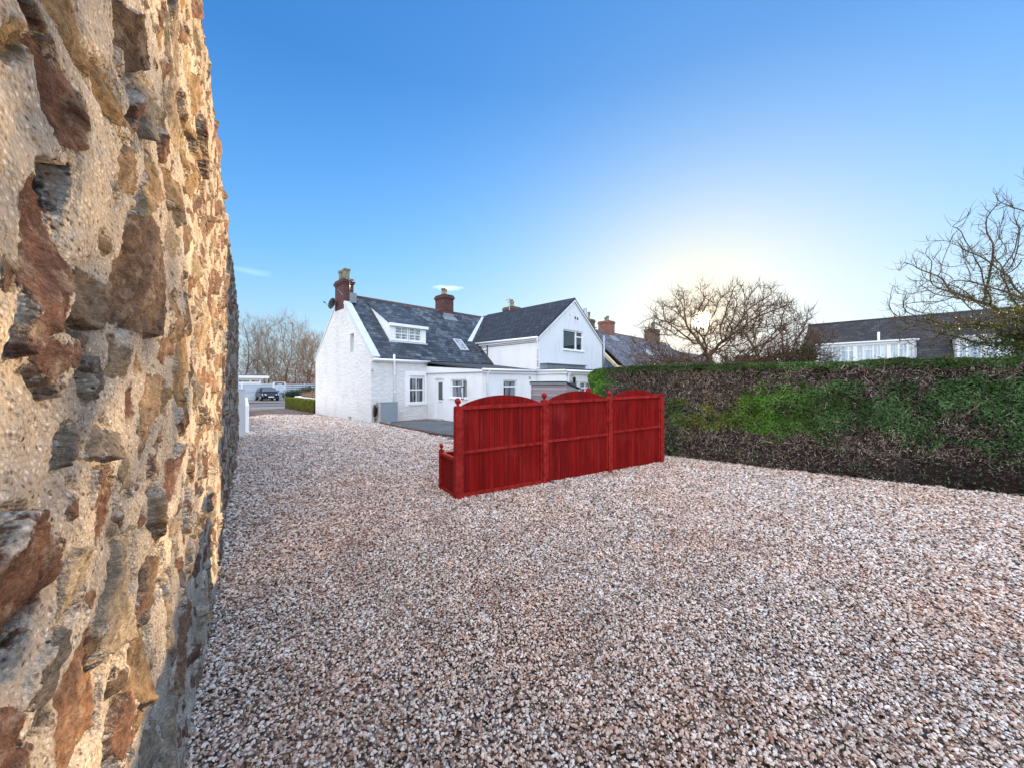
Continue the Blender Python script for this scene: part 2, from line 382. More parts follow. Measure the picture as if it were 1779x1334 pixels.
SHEDW = m_boards('weathered_shed_boards', (.20, .165, .18), (.44, .39, .41), .105)
GREYW = m_boards('weathered_fence_boards', (.13, .13, .12), (.27, .27, .25), .11, False)
WHTB = m_boards('white_fence_boards', (.42, .48, .54), (.56, .62, .68), .19)
WHTV = m_boards('white_gate_boards', (.52, .60, .68), (.62, .70, .78), .12, False)
CREAM = plain('cream_render', (.62, .50, .33), .85, .08, 3, .3, 30)
METAL = plain('galvanised_metal', (.42, .44, .46), .35, .15, 8, .1, metal=.7)
BARK = m_bark('tree_bark', (.065, .038, .024), (.17, .105, .065)); BARK2 = m_bark('grey_bark', (.06, .045, .032), (.17, .13, .09))
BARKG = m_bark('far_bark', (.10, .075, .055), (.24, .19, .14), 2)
LEAF = m_attr('foliage', .55, .25, .3)
TWIG = m_attr('twigs', .85, 0, .1)

# ------------------------------------------------------------------ places in the plan
def gpt(px, py, z=0.0):
    r = Vector(((px-889.5)/650, 1, (667-py)/650)); return Vector((0, 0, 1.8)) + r*((z-1.8)/r.z)
P1 = Vector((-6.52, 17.333, 0)); U = Vector((.70437, .70983, 0)); V = Vector((-.70983, .70437, 0)); HRZ = math.atan2(U.y, U.x)
def L(s, t, z=0.0): return P1+U*s+V*t+Vector((0, 0, z))

# ================================================================== GROUND
def ground_mat():
    m, t, put = newmat('grass_ground'); c = t.co()
    n = t.noise(c, .6, 6); n2 = t.noise(c, 14, 4)
    put(col=t.mix(t.mapr(n2, .3, .7), t.mix(t.mapr(n, .4, .6), (.035, .06, .015), (.07, .075, .025)), (.05, .05, .03)), rough=.95, spec=.1,
        nrm=t.bump(n2, .8, .05)); return m
def gravel_bed_mat():
    m, t, put = newmat('gravel_bed'); c = t.co()
    v = t.vor(c, 34); v2 = t.vor(c, 58)
    sc = t.n('ShaderNodeSeparateColor', {0: v.outputs['Color']})
    col = t.ramp(sc.outputs[0], [(0, (.06, .04, .03)), (.22, (.24, .16, .11)), (.45, (.38, .28, .22)), (.7, (.46, .38, .33)), (.84, (.14, .13, .13)), (1, (.45, .42, .38))])
    d = t.mapr(v.outputs[0], .25, .75, 1, 0)
    col = t.mix(t.mapr(v.outputs[0], .45, .75), col, (.05, .04, .035))
    n = t.noise(c, .5, 4)
    col = t.mix(1.0, col, t.ramp(n, [(.3, .82), (.7, 1.15)]), 'MULTIPLY')
    put(col=col, rough=.8, spec=.25, nrm=t.bump(d, 1.0, .018)); return m
g = MB(); g.quad((-3000, -400, -.02), (3000, -400, -.02), (3000, 5000, -.02), (-3000, 5000, -.02))
tag(g.build('ground', ground_mat()), kind='structure')
BED = gravel_bed_mat()
g = MB(); g.poly([(-3.2, -6, 0), (14, -6, 0), (14, 1.6, 0), (8.6, 6.2, 0), (2.4, 11.2, 0), (-.5, 15.8, 0), (-1.2, 22, 0), (-9, 29, 0), (-30, 27.2, 0), (-30, 10, 0), (-11, 10, 0)])
tag(g.build('gravel_drive', BED), kind='structure')
g = MB(); g.poly([(-90, 20.6, -.012), (-9, 28.3, -.012), (24, 34, -.012), (24, 41, -.012), (-9, 36.5, -.012), (-90, 29, -.012)])
tag(g.build('road', plain('road_asphalt', (.10, .11, .13), .85, .15, 2, .4, 90, .003)), kind='structure')
g = MB(); a = Vector((-31, 26.95, 0)); b = Vector((-13.5, 28.35, 0)); n_ = Vector((-.08, .99, 0))
g.slab([a, b, b+n_*.3, a+n_*.3], (0, 0, .05)); tag(g.build('kerb', CONC), kind='structure')
g = MB(); g.poly([(-40, 35.8, -.006), (-14, 36.3, -.006), (-8, 60, -.006), (-50, 60, -.006)])
tag(g.build('forecourt', plain('forecourt_gravel', (.22, .19, .16), .95, .2, 3, .5, 60, .01)), kind='structure')
g = MB(); g.poly([(-5.55, 17.35, .02), (-5.72, 17.12, .02), (-4.3, 15.2, .02), (-2.45, 13.15, .02), (-.9, 12.2, .02), (3.5, 11.4, .02), (4, 16, .02), (-3, 19.5, .02)])
tag(g.build('patio', plain('patio_tarmac', (.085, .095, .105), .8, .5, 1.3, .7, 90, .006, col2=(.15, .16, .165))), kind='structure')
path_ = [(-6.05, 17.0), (-4.42, 15.1), (-2.55, 13.0), (-1.0, 12.05), (1.2, 11.7)]
edg = MB()
for (x0, y0), (x1, y1) in zip(path_, path_[1:]):
    d = Vector((x1-x0, y1-y0, 0)); nb = max(1, int(d.length/.24)); dd = d/nb; nn = Vector((-dd.y, dd.x, 0)).normalized()*.11
    for i in range(nb):
        a = Vector((x0, y0, -.02))+dd*(i+.03); b = Vector((x0, y0, -.02))+dd*(i+.97); j = Vector((random.uniform(-.012, .012), random.uniform(-.012, .012), 0))
        edg.slab([a+j, b+j, b+nn+j, a+nn+j], (0, 0, .095+random.uniform(0, .025)))
tag(edg.build('patio_edging', EDGE, bevel=.008), kind='structure')

# loose stones of the gravel: real pebbles scattered over the near drive
def stone_mat():
    m, t, put = newmat('pebbles'); oi = t.n('ShaderNodeObjectInfo'); c = t.co()
    col = t.ramp(oi.outputs['Random'], [(0, (.10, .055, .035)), (.11, (.30, .165, .105)), (.22, (.56, .37, .26)), (.36, (.78, .61, .49)), (.52, (.78, .67, .58)),
                 (.63, (.32, .29, .29)), (.69, (.80, .71, .62)), (.82, (.92, .88, .81)), (.95, (.95, .94, .91)), (1, (.38, .16, .09))])
    n = t.noise(c, 40, 4); col = t.mix(t.mapr(n, .35, .7, 0, .35), col, (.2, .15, .12))
    lo = oi.outputs['Location']; q1 = t.noise(lo, .55, 5, .6); q2 = t.noise(t.scl(lo, 1, 1, 1), 2.6, 4)
    col = t.mix(t.mapr(q1, .42, .66, 0, .85), col, t.mix(1.0, col, (1.0, .86, .77), 'MULTIPLY'))
    col = t.mix(1.0, col, t.ramp(q2, [(.3, .78), (.65, 1.12)]), 'MULTIPLY')
    put(col=col, rough=.62, spec=.35, nrm=t.bump(t.noise(c, 90, 3), .3, .002)); return m
PEB = stone_mat()
def gravel_nodes():
    ng = bpy.data.node_groups.new('scatter_pebbles', 'GeometryNodeTree')
    ng.interface.new_socket('Geometry', in_out='INPUT', socket_type='NodeSocketGeometry'); ng.interface.new_socket('Geometry', in_out='OUTPUT', socket_type='NodeSocketGeometry')
    t = NT(ng); gi = t.n('NodeGroupInput'); go = t.n('NodeGroupOutput')
    da = t.n('GeometryNodeInputNamedAttribute', data_type='FLOAT'); da.inputs['Name'].default_value = 'dens'
    dp = t.n('GeometryNodeDistributePointsOnFaces', {'Mesh': gi.outputs[0], 'Density': da.outputs[0]}, distribute_method='RANDOM')
    js = t.n('GeometryNodeJoinGeometry')
    for k in range(7):
        ico = t.n('GeometryNodeMeshIcoSphere', {'Radius': 1.0, 'Subdivisions': 2})
        pos = t.n('GeometryNodeInputPosition')
        of = t.n('ShaderNodeVectorMath', {0: pos.outputs[0], 1: (k*7.3+.5, k*3.1, k*5.7)}, operation='ADD')
        nz = t.n('ShaderNodeTexNoise', {'Vector': of.outputs[0], 'Scale': .75, 'Detail': 1.0})
        sb = t.n('ShaderNodeVectorMath', {0: nz.outputs[1], 1: (.5, .5, .5)}, operation='SUBTRACT')
        sc = t.n('ShaderNodeVectorMath', {0: sb.outputs[0], 'Scale': 2.0}, operation='SCALE')
        sp = t.n('GeometryNodeSetPosition', {'Geometry': ico.outputs[0], 'Offset': sc.outputs[0]})
        sh = t.n('GeometryNodeSetShadeSmooth', {0: sp.outputs[0], 'Shade Smooth': k % 2 == 0})
        tr = t.n('GeometryNodeTransform', {'Geometry': sh.outputs[0], 'Scale': (1.0, random.uniform(.62, .85), random.uniform(.42, .62))})
        sm = t.n('GeometryNodeSetMaterial', {'Geometry': tr.outputs[0], 'Material': PEB})
        gin = t.n('GeometryNodeGeometryToInstance', {0: sm.outputs[0]})
        ng.links.new(gin.outputs[0], js.inputs[0])
    rr = t.n('FunctionNodeRandomValue', data_type='FLOAT_VECTOR')
    rr.inputs[0].default_value = (-.55, -.55, 0); rr.inputs[1].default_value = (.55, .55, 6.283)
    rs = t.n('FunctionNodeRandomValue', data_type='FLOAT'); rs.inputs[2].default_value = 0.0; rs.inputs[3].default_value = 1.0; rs.inputs['Seed'].default_value = 3
    sa = t.n('GeometryNodeInputNamedAttribute', data_type='FLOAT'); sa.inputs['Name'].default_value = 'ssz'
    pw = t.math('POWER', rs.outputs[1], 1.9)
    size = t.math('MULTIPLY', sa.outputs[0], t.math('ADD', .62, t.math('MULTIPLY', pw, 1.0)))
    zz = t.n('FunctionNodeRandomValue', data_type='FLOAT'); zz.inputs[2].default_value = .001; zz.inputs[3].default_value = .020; zz.inputs['Seed'].default_value = 9
    cz = t.n('ShaderNodeCombineXYZ', {2: t.math('MULTIPLY', zz.outputs[1], .75)})
    mv = t.n('GeometryNodeSetPosition', {'Geometry': dp.outputs[0], 'Offset': cz.outputs[0]})
    inst = t.n('GeometryNodeInstanceOnPoints', {'Points': mv.outputs[0], 'Instance': js.outputs[0], 'Pick Instance': True, 'Rotation': rr.outputs[0], 'Scale': size})
    ng.links.new(inst.outputs[0], go.inputs[0]); return ng
# scatter patch grid over the drive, density and size by distance from the gravel's viewer side
WD = Vector((-.578, .8156)); W0 = Vector((-1.54, 1.75)); WN = Vector((.8156, .578))
xs = np.arange(-14.4, 11.4, .3); ys = np.arange(.6, 22.0, .3); gv, gf, gd, gs = [], [], [], []
idx = {}
def vid(i, j):
    if (i, j) not in idx:
        x, y = xs[i], ys[j]; idx[(i, j)] = len(gv); gv.append((x, y, .004+.012*float(fbm(np.array([x*1.1]), np.array([y*1.1]), 3, 41)[0]))); d = math.hypot(x, y)
        gd.append(5900*min(1, (3.2/max(d, .1))**1.35)); gs.append(.0082*max(1, (d/3.2)**.66))
    return idx[(i, j)]
for i in range(len(xs)-1):
    for j in range(len(ys)-1):
        x, y = xs[i]+.15, ys[j]+.15
        if (x-W0.x)*WN.x+(y-W0.y)*WN.y < -.22: continue          # behind the stone wall
        if x*.627+y*.779 > 2.23*.627+10.6*.779+.15: 
            if x > 2.0: continue                                  # under the hedge
        if abs(x) > y*1.45+.6: continue
        lx = (Vector((x, y, 0))-P1).dot(U); ty = (Vector((x, y, 0))-P1).dot(V)
        if lx > -0.2 and ty > -.2: continue
        if y > 11.6 and x > -5.8 + (17.2-y)*.76 and x > -5.6: continue   # the patio
        gf.append((vid(i, j), vid(i+1, j), vid(i+1, j+1), vid(i, j+1)))
gr = bulk('gravel', np.array(gv), np.array(gf), PEB, attr={'dens': np.array(gd), 'ssz': np.array(gs)})
gm = gr.modifiers.new('scatter', 'NODES'); gm.node_group = gravel_nodes()
tag(gr, 'loose brown and cream pebbles covering the drive', 'gravel', kind='stuff')

rngw = np.random.RandomState(21); Pw, Nw, Cw = [], [], []
for k in range(34):
    r_ = rngw.uniform(.6, 11.5); b = W0+WD*r_+WN*rngw.uniform(.02, .10); nb = rngw.randint(12, 40); sp_ = rngw.uniform(.012, .04)
    Pw.append(np.array([b.x, b.y, .012])+np.abs(rngw.normal(size=(nb, 3)))*np.array([sp_, sp_, .018])*rngw.choice([-1, 1], (nb, 3))*np.array([1, 1, 0])+np.abs(rngw.normal(size=(nb, 3)))*np.array([0, 0, .014]))
    Cw.append(np.array((.05, .12, .02))*rngw.uniform(.5, 1.5, (nb, 1)))
Pw = np.concatenate(Pw); Cw = np.concatenate(Cw)
WEED_ARGS = (Pw, Cw)
# ================================================================== RUBBLE STONE WALL
def wall_mat():
    m, t, put = newmat('rubble_wall'); c = t.co()
    sdf = t.n('ShaderNodeAttribute', attribute_name='sdf').outputs['Fac']; sc = t.n('ShaderNodeAttribute', attribute_name='col').outputs[0]
    nz = t.noise(c, 38, 5, .65)
    s2 = t.math('SUBTRACT', t.math('ADD', sdf, t.math('MULTIPLY', t.math('SUBTRACT', nz, .5), .026)), t.mapr(t.noise(c, 7, 5, .65), .50, .72, 0, .045))
    mask = t.mapr(s2, -.003, .004)
    # stone: veined, mottled
    g1 = t.noise(t.scl(c, 1, 1, 1), 16, 7, .7, 1.2); g2 = t.noise(t.scl(c, 1, 1, 2.4), 70, 5, .7); g3 = t.noise(c, 230, 3, .6)
    stn = t.mix(1.0, sc, t.ramp(g1, [(.30, (.34, .31, .29)), (.5, (.95, .95, .94)), (.70, (1.55, 1.48, 1.38))]), 'MULTIPLY')
    stn = t.mix(1.0, stn, t.ramp(g2, [(.3, .62), (.7, 1.38)]), 'MULTIPLY')
    stn = t.mix(t.mapr(g3, .60, .70, 0, .5), stn, (.06, .045, .035))
    stn = t.mix(t.mapr(t.noise(c, 21, 6, .7), .52, .68, 0, .5), stn, (.46, .40, .32))      # lime haze on the stones
    # mortar: coarse lime with grit of many colours
    v = t.vor(c, 120); vs2 = t.n('ShaderNodeSeparateColor', {0: v.outputs['Color']})
    grit = t.ramp(vs2.outputs[0], [(0, (.07, .055, .05)), (.10, (.22, .15, .10)), (.22, (.42, .34, .26)), (.45, (.43, .39, .33)), (.8, (.51, .47, .41)), (1, (.70, .68, .64))])
    mor = t.mix(t.mapr(v.outputs[0], .18, .62), grit, (.38, .345, .295))
    v3 = t.vor(c, 42); dk = t.math('MULTIPLY', t.mapr(v3.outputs[0], .20, .12), t.math('GREATER_THAN', t.n('ShaderNodeSeparateColor', {0: v3.outputs['Color']}).outputs[1], .70))
    mor = t.mix(dk, mor, t.ramp(t.n('ShaderNodeSeparateColor', {0: v3.outputs['Color']}).outputs[2], [(0, (.05, .045, .05)), (.5, (.14, .08, .05)), (1, (.30, .26, .22))]))
    mor = t.mix(1.0, mor, t.ramp(t.noise(c, 3.5, 5), [(.3, (.74, .72, .70)), (.7, (1.12, 1.1, 1.08))]), 'MULTIPLY')
    col = t.mix(mask, mor, stn)
    hm = t.math('ADD', t.math('MULTIPLY', v.outputs[0], .9), t.math('MULTIPLY', t.noise(c, 320, 3), .7))
    hst = t.math('ADD', t.math('MULTIPLY', g2, 1.6), t.math('ADD', t.math('MULTIPLY', g1, 2.4), t.math('MULTIPLY', g3, .5)))
    h = t.n('ShaderNodeMix', {0: mask, 2: hm, 3: hst}, data_type='FLOAT').outputs[0]
    put(col=col, rough=.92, spec=.15, nrm=t.bump(h, .9, .006)); return m
def stone_wall():
    L1 = 13.28; r0 = -1.575; cols = []; r = -4.4
    while r < -1.75: cols.append(r); r += .022
    while r < L1:
        cols.append(r); r += .0034+.0042*max(0, r-r0)
    cols.append(L1); rc = np.array(cols); H0, H1 = -.06, 4.22
    Y = np.maximum(.42, 1.75+.8156*rc); NR = 860; q = np.linspace(-1, 1, NR)
    a = .5*Y[:, None]; bh = np.arcsinh((H1-1.8)/a); bl = np.arcsinh((1.8-H0)/a)
    Z = np.where(q[None] > 0, 1.8+a*np.sinh(q[None]*bh), 1.8-a*np.sinh(-q[None]*bl)); RR = np.repeat(rc[:, None], NR, 1)
    rng = np.random.RandomState(11)
    # stones by dart throwing
    S = []
    for tries in range(16000):
        r_ = rng.uniform(-4.4, L1+.1); z_ = rng.uniform(-.05, 4.28)
        size = rng.choice([.150, .105, .07, .040, .022], p=[.26, .28, .20, .14, .12])*rng.uniform(.8, 1.2)
        ok = True
        for (r2, z2, s2) in S:
            if abs(r2-r_) < .4 and (r2-r_)**2*.80+(z2-z_)**2*1.15 < ((size+s2)*.90)**2: ok = False; break
        if ok: S.append((r_, z_, size))
    WX = RR+.026*fbm(RR*5, Z*5, 3, 5)+.013*fbm(RR*24, Z*24, 4, 15, .6); WZ = Z+.026*fbm(RR*5+40, Z*5+9, 3, 6)+.013*fbm(RR*24+9, Z*24+3, 4, 16, .6)
    sdf = np.full(RR.shape, -.06); cid = np.zeros(RR.shape, int); tilt = np.zeros(RR.shape); prot = np.zeros(RR.shape); lay = np.zeros(RR.shape)
    pal = np.array([(.36, .26, .15), (.31, .22, .13), (.27, .20, .14), (.20, .115, .085), (.17, .10, .085), (.27, .235, .19), (.15, .11, .085), (.36, .31, .24), (.25, .15, .10), (.20, .18, .16)])
    C = []
    for k, (r_, z_, size) in enumerate(S):
        asp = rng.uniform(.60, 1.05); an = rng.normal(.2, .7); A = size*rng.uniform(1.05, 1.45); B = size*asp
        i0 = np.searchsorted(rc, r_-A*1.5-.06); i1 = np.searchsorted(rc, r_+A*1.5+.06)
        base = pal[rng.randint(len(pal))]*rng.uniform(.60, 1.0)*np.array([1.04, 1.0, .95])
        if r_ > .3 and rng.rand() < .45: base = pal[rng.choice([3, 4, 8, 2])]*rng.uniform(.7, 1.05)
        C.append(base)
        pr = rng.choice([-.010, .001, .007, .014, .024], p=[.18, .27, .28, .19, .08])*min(1, size/.09); tx, tz = rng.normal(0, .16, 2)
        nk = rng.randint(5, 8); angs = np.sort(rng.uniform(0, 6.283, nk)+0)*.35+np.arange(nk)*6.283/nk*1.0; offs = rng.uniform(.72, 1.08, nk)
        fa = rng.uniform(0, 6.283); fo = rng.uniform(-.4, .4)*size; fs = rng.uniform(.1, .5)
        if i1 <= i0: continue
        x = WX[i0:i1]-r_; z = WZ[i0:i1]-z_; ca, sa = math.cos(an), math.sin(an)
        u_ = (x*ca+z*sa)/A; v_ = (-x*sa+z*ca)/B
        rad = np.full(u_.shape, -9.)
        for aa, oo in zip(angs, offs): rad = np.maximum(rad, (u_*math.cos(aa)+v_*math.sin(aa))/oo)
        s_ = (1-rad)*B*.9
        m_ = s_ > sdf[i0:i1]
        sdf[i0:i1][m_] = s_[m_]; cid[i0:i1][m_] = k
        facet = -fs*np.maximum(0, x*math.cos(fa)+z*math.sin(fa)-fo)+.25*np.maximum(0, -(x*math.sin(fa)-z*math.cos(fa))-fo)*fs
        tilt[i0:i1][m_] = (x*tx+z*tz+facet)[m_]; prot[i0:i1][m_] = pr
        strat = fbm(u_*2.2+k, v_*B*75+k*3.1, 3, 51); strat = np.round(strat*3.2)/3.2*.7+strat*.3
        lay[i0:i1][m_] = (strat*.0075*min(1, size/.07))[m_]
    C = np.array(C)
    e = np.clip((sdf+.001)/.006, 0, 1); e = e*e*(3-2*e)
    rough = .010*fbm(RR*14, Z*14, 4, 21)+.005*np.abs(fbm(RR*36+Z*9, Z*34, 3, 31))
    pn = np.clip(fbm(RR*3.1, Z*3.1, 3, 77)+.25, 0, 1)
    pocket = -.020*np.exp(-((sdf+.004)/.007)**2)*pn*1.6
    tilt = np.clip(tilt, -.035, .03)
    D = e*(prot+tilt+rough*1.2+lay)+(1-e)*(.016*fbm(RR*4, Z*4, 4, 3)+.006*fbm(RR*22, Z*22, 3, 13)+.003*fbm(RR*70, Z*70, 2, 9))+pocket
    D = D+.030*fbm(RR*.55, Z*.6, 3, 88)+.02*np.clip((1.0-Z), 0, 1)**2
    # crumbling top edge
    n_c = len(rc)
    Zt = Z+np.clip((Z-3.9)/.3, 0, 1)*.05*fbm(RR*4, Z*0+1, 3, 99)
    V = np.stack([RR, -D, Zt], -1).reshape(-1, 3)
    I = np.arange(n_c*NR).reshape(n_c, NR)
    F = np.stack([I[:-1, :-1], I[1:, :-1], I[1:, 1:], I[:-1, 1:]], -1).reshape(-1, 4)
    root = empty('rubble_wall', (W0.x, W0.y, 0), math.atan2(WD.y, WD.x), label='tall rubble stone wall with pale pebbly mortar filling the left of the view', cat='wall')
    bulk('stonework', V, F, wall_mat(), root, col=C[cid].reshape(-1, 3), smooth=True, attr={'sdf': sdf.reshape(-1)})
    # back, end and top, real thickness
    nz = 70; zz = np.linspace(H0, H1, nz); ee = []
    yy = np.linspace(0, .55, 12)
    E1 = MB(); 
    pts = [[(L1+.02*float(fbm(np.array([z*4.0]), np.array([y*9.0]), 3, 5)[0]) if 0 < b else float(L1), (-D[-1, np.argmin(abs(Zt[-1]-z))] if b == 0 else y), z) for b, y in enumerate(yy)] for z in zz]
    fl = [p for row in pts for p in row]; nb = len(yy)
    E1.add(fl, [(a*nb+b, a*nb+b+1, (a+1)*nb+b+1, (a+1)*nb+b) for a in range(nz-1) for b in range(nb-1)], True)
    E1.quad((L1, .55, H0), (-4.4, .55, H0), (-4.4, .55, H1), (L1, .55, H1))
    E1.quad((-4.4, .55, H0), (-4.4, 0, H0), (-4.4, 0, H1), (-4.4, .55, H1))
    E1.build('wall_back', plain('wall_mortar', (.40, .36, .30), .95, .3, 5, .8, 30, .02, col2=(.30, .22, .16)), root)
    T = MB(); xs_ = np.linspace(-4.4, L1, 120)
    T.add([(x, y, H1+(.03*math.sin(x*7)+.02 if y else .0)) for x in xs_ for y in (0.0, .3, .55)], [(a*3+b, a*3+3+b, a*3+4+b, a*3+1+b) for a in range(119) for b in (0, 1)], True)
    T.build('wall_top', plain('wall_capping', (.36, .30, .22), .95, .3, 5, .8, 30, .02), root)
stone_wall()

# ================================================================== WHITE HOUSE
house = empty('white_house', P1, HRZ, label='white L-shaped cottage with dark slate roofs and a lower lean-to extension', cat='house')
W = 7.6; KA = .908; ZE = 3.05; ZR = ZE+KA*W/2
def window(name, T, a0, a1, z0, z1, bars_v=(), bars_h=(), fw=.06, glass=GL, depth=.10, sill=.0, parent=house, mat=UPVC, bw=.045, sashes=None):
    """T(a, d, z): a along the wall, d inward depth. frame mesh with a pane child"""
    f = MB(); d0, d1 = depth-.045, depth+.03
    def bx(A0, A1, Z0, Z1, D0=d0, D1=d1):
        P = [T(A0, D0, Z0), T(A1, D0, Z0), T(A1, D0, Z1), T(A0, D0, Z1)]; dv = Vector(T(A0, D1, Z0))-Vector(T(A0, D0, Z0)); f.slab(P, dv)
    bx(a0, a0+fw, z0, z1); bx(a1-fw, a1, z0, z1); bx(a0+fw, a1-fw, z0, z0+fw); bx(a0+fw, a1-fw, z1-fw, z1)
    for (p, q0, q1, wd) in bars_v: bx(p-wd/2, p+wd/2, z0+fw if q0 is None else q0, z1-fw if q1 is None else q1, d0+.006)
    for (p, q0, q1, wd) in bars_h: bx(a0+fw if q0 is None else q0, a1-fw if q1 is None else q1, p-wd/2, p+wd/2, d0+.010)
    o = f.build(name, mat, parent)
    g_ = MB(); P = [T(a0+.01, depth+.012, z0+.01), T(a1-.01, depth+.012, z0+.01), T(a1-.01, depth+.012, z1-.01), T(a0+.01, depth+.012, z1-.01)]
    n = (Vector(P[1])-Vector(P[0])).cross(Vector(P[2])-Vector(P[0])); inw = Vector(T(a0, 1, z0))-Vector(T(a0, 0, z0))
    g_.poly(P if n.dot(inw) < 0 else P[::-1]); g_.build('pane', glass, o)
    if sill:
        s_ = MB(); P = [T(a0-.08, -.06, z0-sill), T(a1+.08, -.06, z0-sill), T(a1+.08, -.06, z0-.012), T(a0-.08, -.06, z0-.012)]
        s_.slab(P, (Vector(T(a0, d0, z0))-Vector(T(a0, -.06, z0)))); s_.build('sill', mat, o, bevel=.006)
    return o
front = lambda t0: (lambda a, d, z: (a, t0+d, z))        # wall facing -t
sidew = lambda s0: (lambda a, d, z: (s0+d, a, z))        # wall facing -s
# gable wall
mb = MB()
gw = rect(1.94, 2.42, 3.38, 4.33)
sk = .0
holed(mb, [(0, -.05), (W, -.05), (W, 3.2), (W/2+.0, ZR+.02), (0, ZE)], [gw], lambda a, z: (0, a, z), .26, (1, 0, 0))
plabel(mb.build('gable_wall', WR, house), 'rough white rubble gable end')
window('window', sidew(0), 1.94, 2.42, 3.38, 4.33, bars_h=((3.85, None, None, .05),), depth=.24, fw=.05)
mb = MB(); holed(mb, [(0, -.05), (2.99, -.05), (2.99, 3.0), (0, 3.0)], [rect(1.98, 2.84, .84, 2.22)], lambda a, z: (a, 0, z), .14, (0, 1, 0))
mb.quad((0, W, -.05), (0, W, 3.1), (22.4, W, 3.1), (22.4, W, -.05)); mb.quad((13.6, 0, -.05), (22.4, 0, -.05), (22.4, 0, 3.0), (13.6, 0, 3.0))
mb.build('front_wall', WR, house)
sm = MB()        # smooth margin round the window
for b_ in ((1.72, 1.98, -.012, .0, .70, 2.45), (2.84, 2.985, -.012, .0, .70, 2.45), (1.98, 2.84, -.012, 0, 2.22, 2.45), (1.98, 2.84, -.012, 0, .70, .80)): sm.box(*b_)
sm.build('window_surround', WS, house)
window('sash_window', front(0), 1.98, 2.84, .84, 2.22, bars_v=((2.41, None, None, .03),), bars_h=((1.50, None, None, .065), (2.12, None, None, .1)), glass=GLC, sill=.10, depth=.12)
# main roof
def roof_slab(mb, s0, s1, t0, z0, t1, z1, th=.09):
    P = [(s0, t0, z0), (s1, t0, z0), (s1, t1, z1), (s0, t1, z1)]
    n = (Vector(P[1])-Vector(P[0])).cross(Vector(P[3])-Vector(P[0])).normalized()
    if n.z < 0: n = -n
    mb.slab(P, n*th)
rf = MB(); roof_slab(rf, .30, 22.4, -.14, ZE-.13, W/2, ZR); roof_slab(rf, .0, 22.4, W+.14, ZE, W/2, ZR)
roofA = rf.build('main_roof', SL_A, house)
rd = MB(); rd.tube([(.45, W/2, ZR+.07), (22.4, W/2, ZR+.07)], .10, 8); rd.build('ridge_tiles', plain('ridge_tile', (.10, .06, .05), .85, .4, 6, .5, 30, .01), roofA)
cp = MB(); dz = .15
P = [(-.02, -.12, ZE-.10), (.34, -.12, ZE-.10), (.34, 3.26, ZE+KA*3.26), (-.02, 3.26, ZE+KA*3.26)]; cp.slab(P, (0, -.09, .13)); plabel(cp.build('gable_coping', STONE, roofA), 'pale coping up the gable edge')
cp = MB(); P = [(-.02, W+.05, ZE+.08), (.25, W+.05, ZE+.08), (.25, 4.4, ZE+KA*3.26), (-.02, 4.4, ZE+KA*3.26)]; cp.slab(P, (0, .07, .1)); cp.build('gable_coping', STONE, roofA)
def pots(cy, spots, z, par, h=.5, r=.14, m=POT, square=False):
    for (x, y) in spots:
        p = MB()
        if square:
            for (w_, z0, z1) in ((.155, z, z+.10), (.13, z+.10, z+h-.1), (.165, z+h-.1, z+h)): p.box(x-w_, x+w_, y-w_, y+w_, z0, z1)
        else: p.lathe(x, y, [(r*1.15, z-.02), (r*1.1, z+.08), (r*.9, z+.14), (r*.86, z+h-.12), (r*1.15, z+h-.1), (r*1.15, z+h), (r*.7, z+h), (r*.65, z+h-.1)], 14)
        p.build('chimney_pot', m, par)
def chimney(s0, s1, t0, t1, zb, zt, par, m=BRK, corb=.06, spots=(), ph=.5, pm=POT, name='chimney', square=False):
    c = MB(); c.box(s0, s1, t0, t1, zb, zt-.30)
    for i, (o_, a_, b_) in enumerate(((corb*.6, .30, .22), (corb*1.2, .22, .14), (corb*.5, .14, .05), (0, .05, 0))):
        c.box(s0-o_, s1+o_, t0-o_, t1+o_, zt-a_, zt-b_)
    o = c.build(name, m, par)
    fl = MB(); fl.lathe((s0+s1)/2, (t0+t1)/2, [(min(s1-s0, t1-t0)*.48, zt), (min(s1-s0, t1-t0)*.3, zt+.06)], 8); fl.build('flaunching', CONC, o)
    pots(0, spots, zt, o, ph, m=pm, square=square); return o
ch = chimney(-.02, .50, 3.22, 4.40, ZR-.75, 7.36, house, spots=((.24, 3.52), (.24, 4.1)), ph=.56, square=True)
al = MB(); al.box(.28, .60, 3.05, 4.0, ZR-.42, ZR+.10); al.build('lead_flashing', LEAD, ch)
ae = MB(); ae.tube([(.28, 3.16, 6.4), (.28, 3.16, 7.6)], .016, 6); ae.tube([(.05, 3.12, 7.3), (.5, 3.16, 7.22)], .012, 6)
for k in range(7): ae.tube([(.08+.06*k, 3.0, 7.3-.01*k), (.08+.06*k, 3.28, 7.3-.01*k)], .009, 4)
ae.tube([(-.03, 3.3, 6.45), (-.07, 3.85, 6.85)], .012, 5); ae.build('television_aerial', METAL, ch)
ds = MB(); dc = Vector((-.28, 4.15, 6.1)); nrm = Vector((-.55, .6, .35)).normalized(); ux = nrm.orthogonal().normalized(); uy = nrm.cross(ux)
vs_, fs_ = [], []
for i in range(6):
    rr_ = .30*i/5; dpt = -.06*(1-(i/5)**2)
    for j in range(16): a = j*math.pi/8; vs_.append(dc+ux*math.cos(a)*rr_+uy*math.sin(a)*rr_*1.08+nrm*dpt)
for i in range(5):
    for j in range(16): fs_.append((i*16+j, i*16+(j+1) % 16, (i+1)*16+(j+1) % 16, (i+1)*16+j))
ds.add(vs_, fs_, True); ds.tube([dc, (.0, 4.15, 6.0)], .02, 6); ds.tube([dc-Vector((0, 0, .28)), dc+nrm*.42-Vector((0, 0, .1))], .012, 6); 
dish = ds.build('satellite_dish', plain('dish_grey', (.10, .11, .12), .5, .1), house)
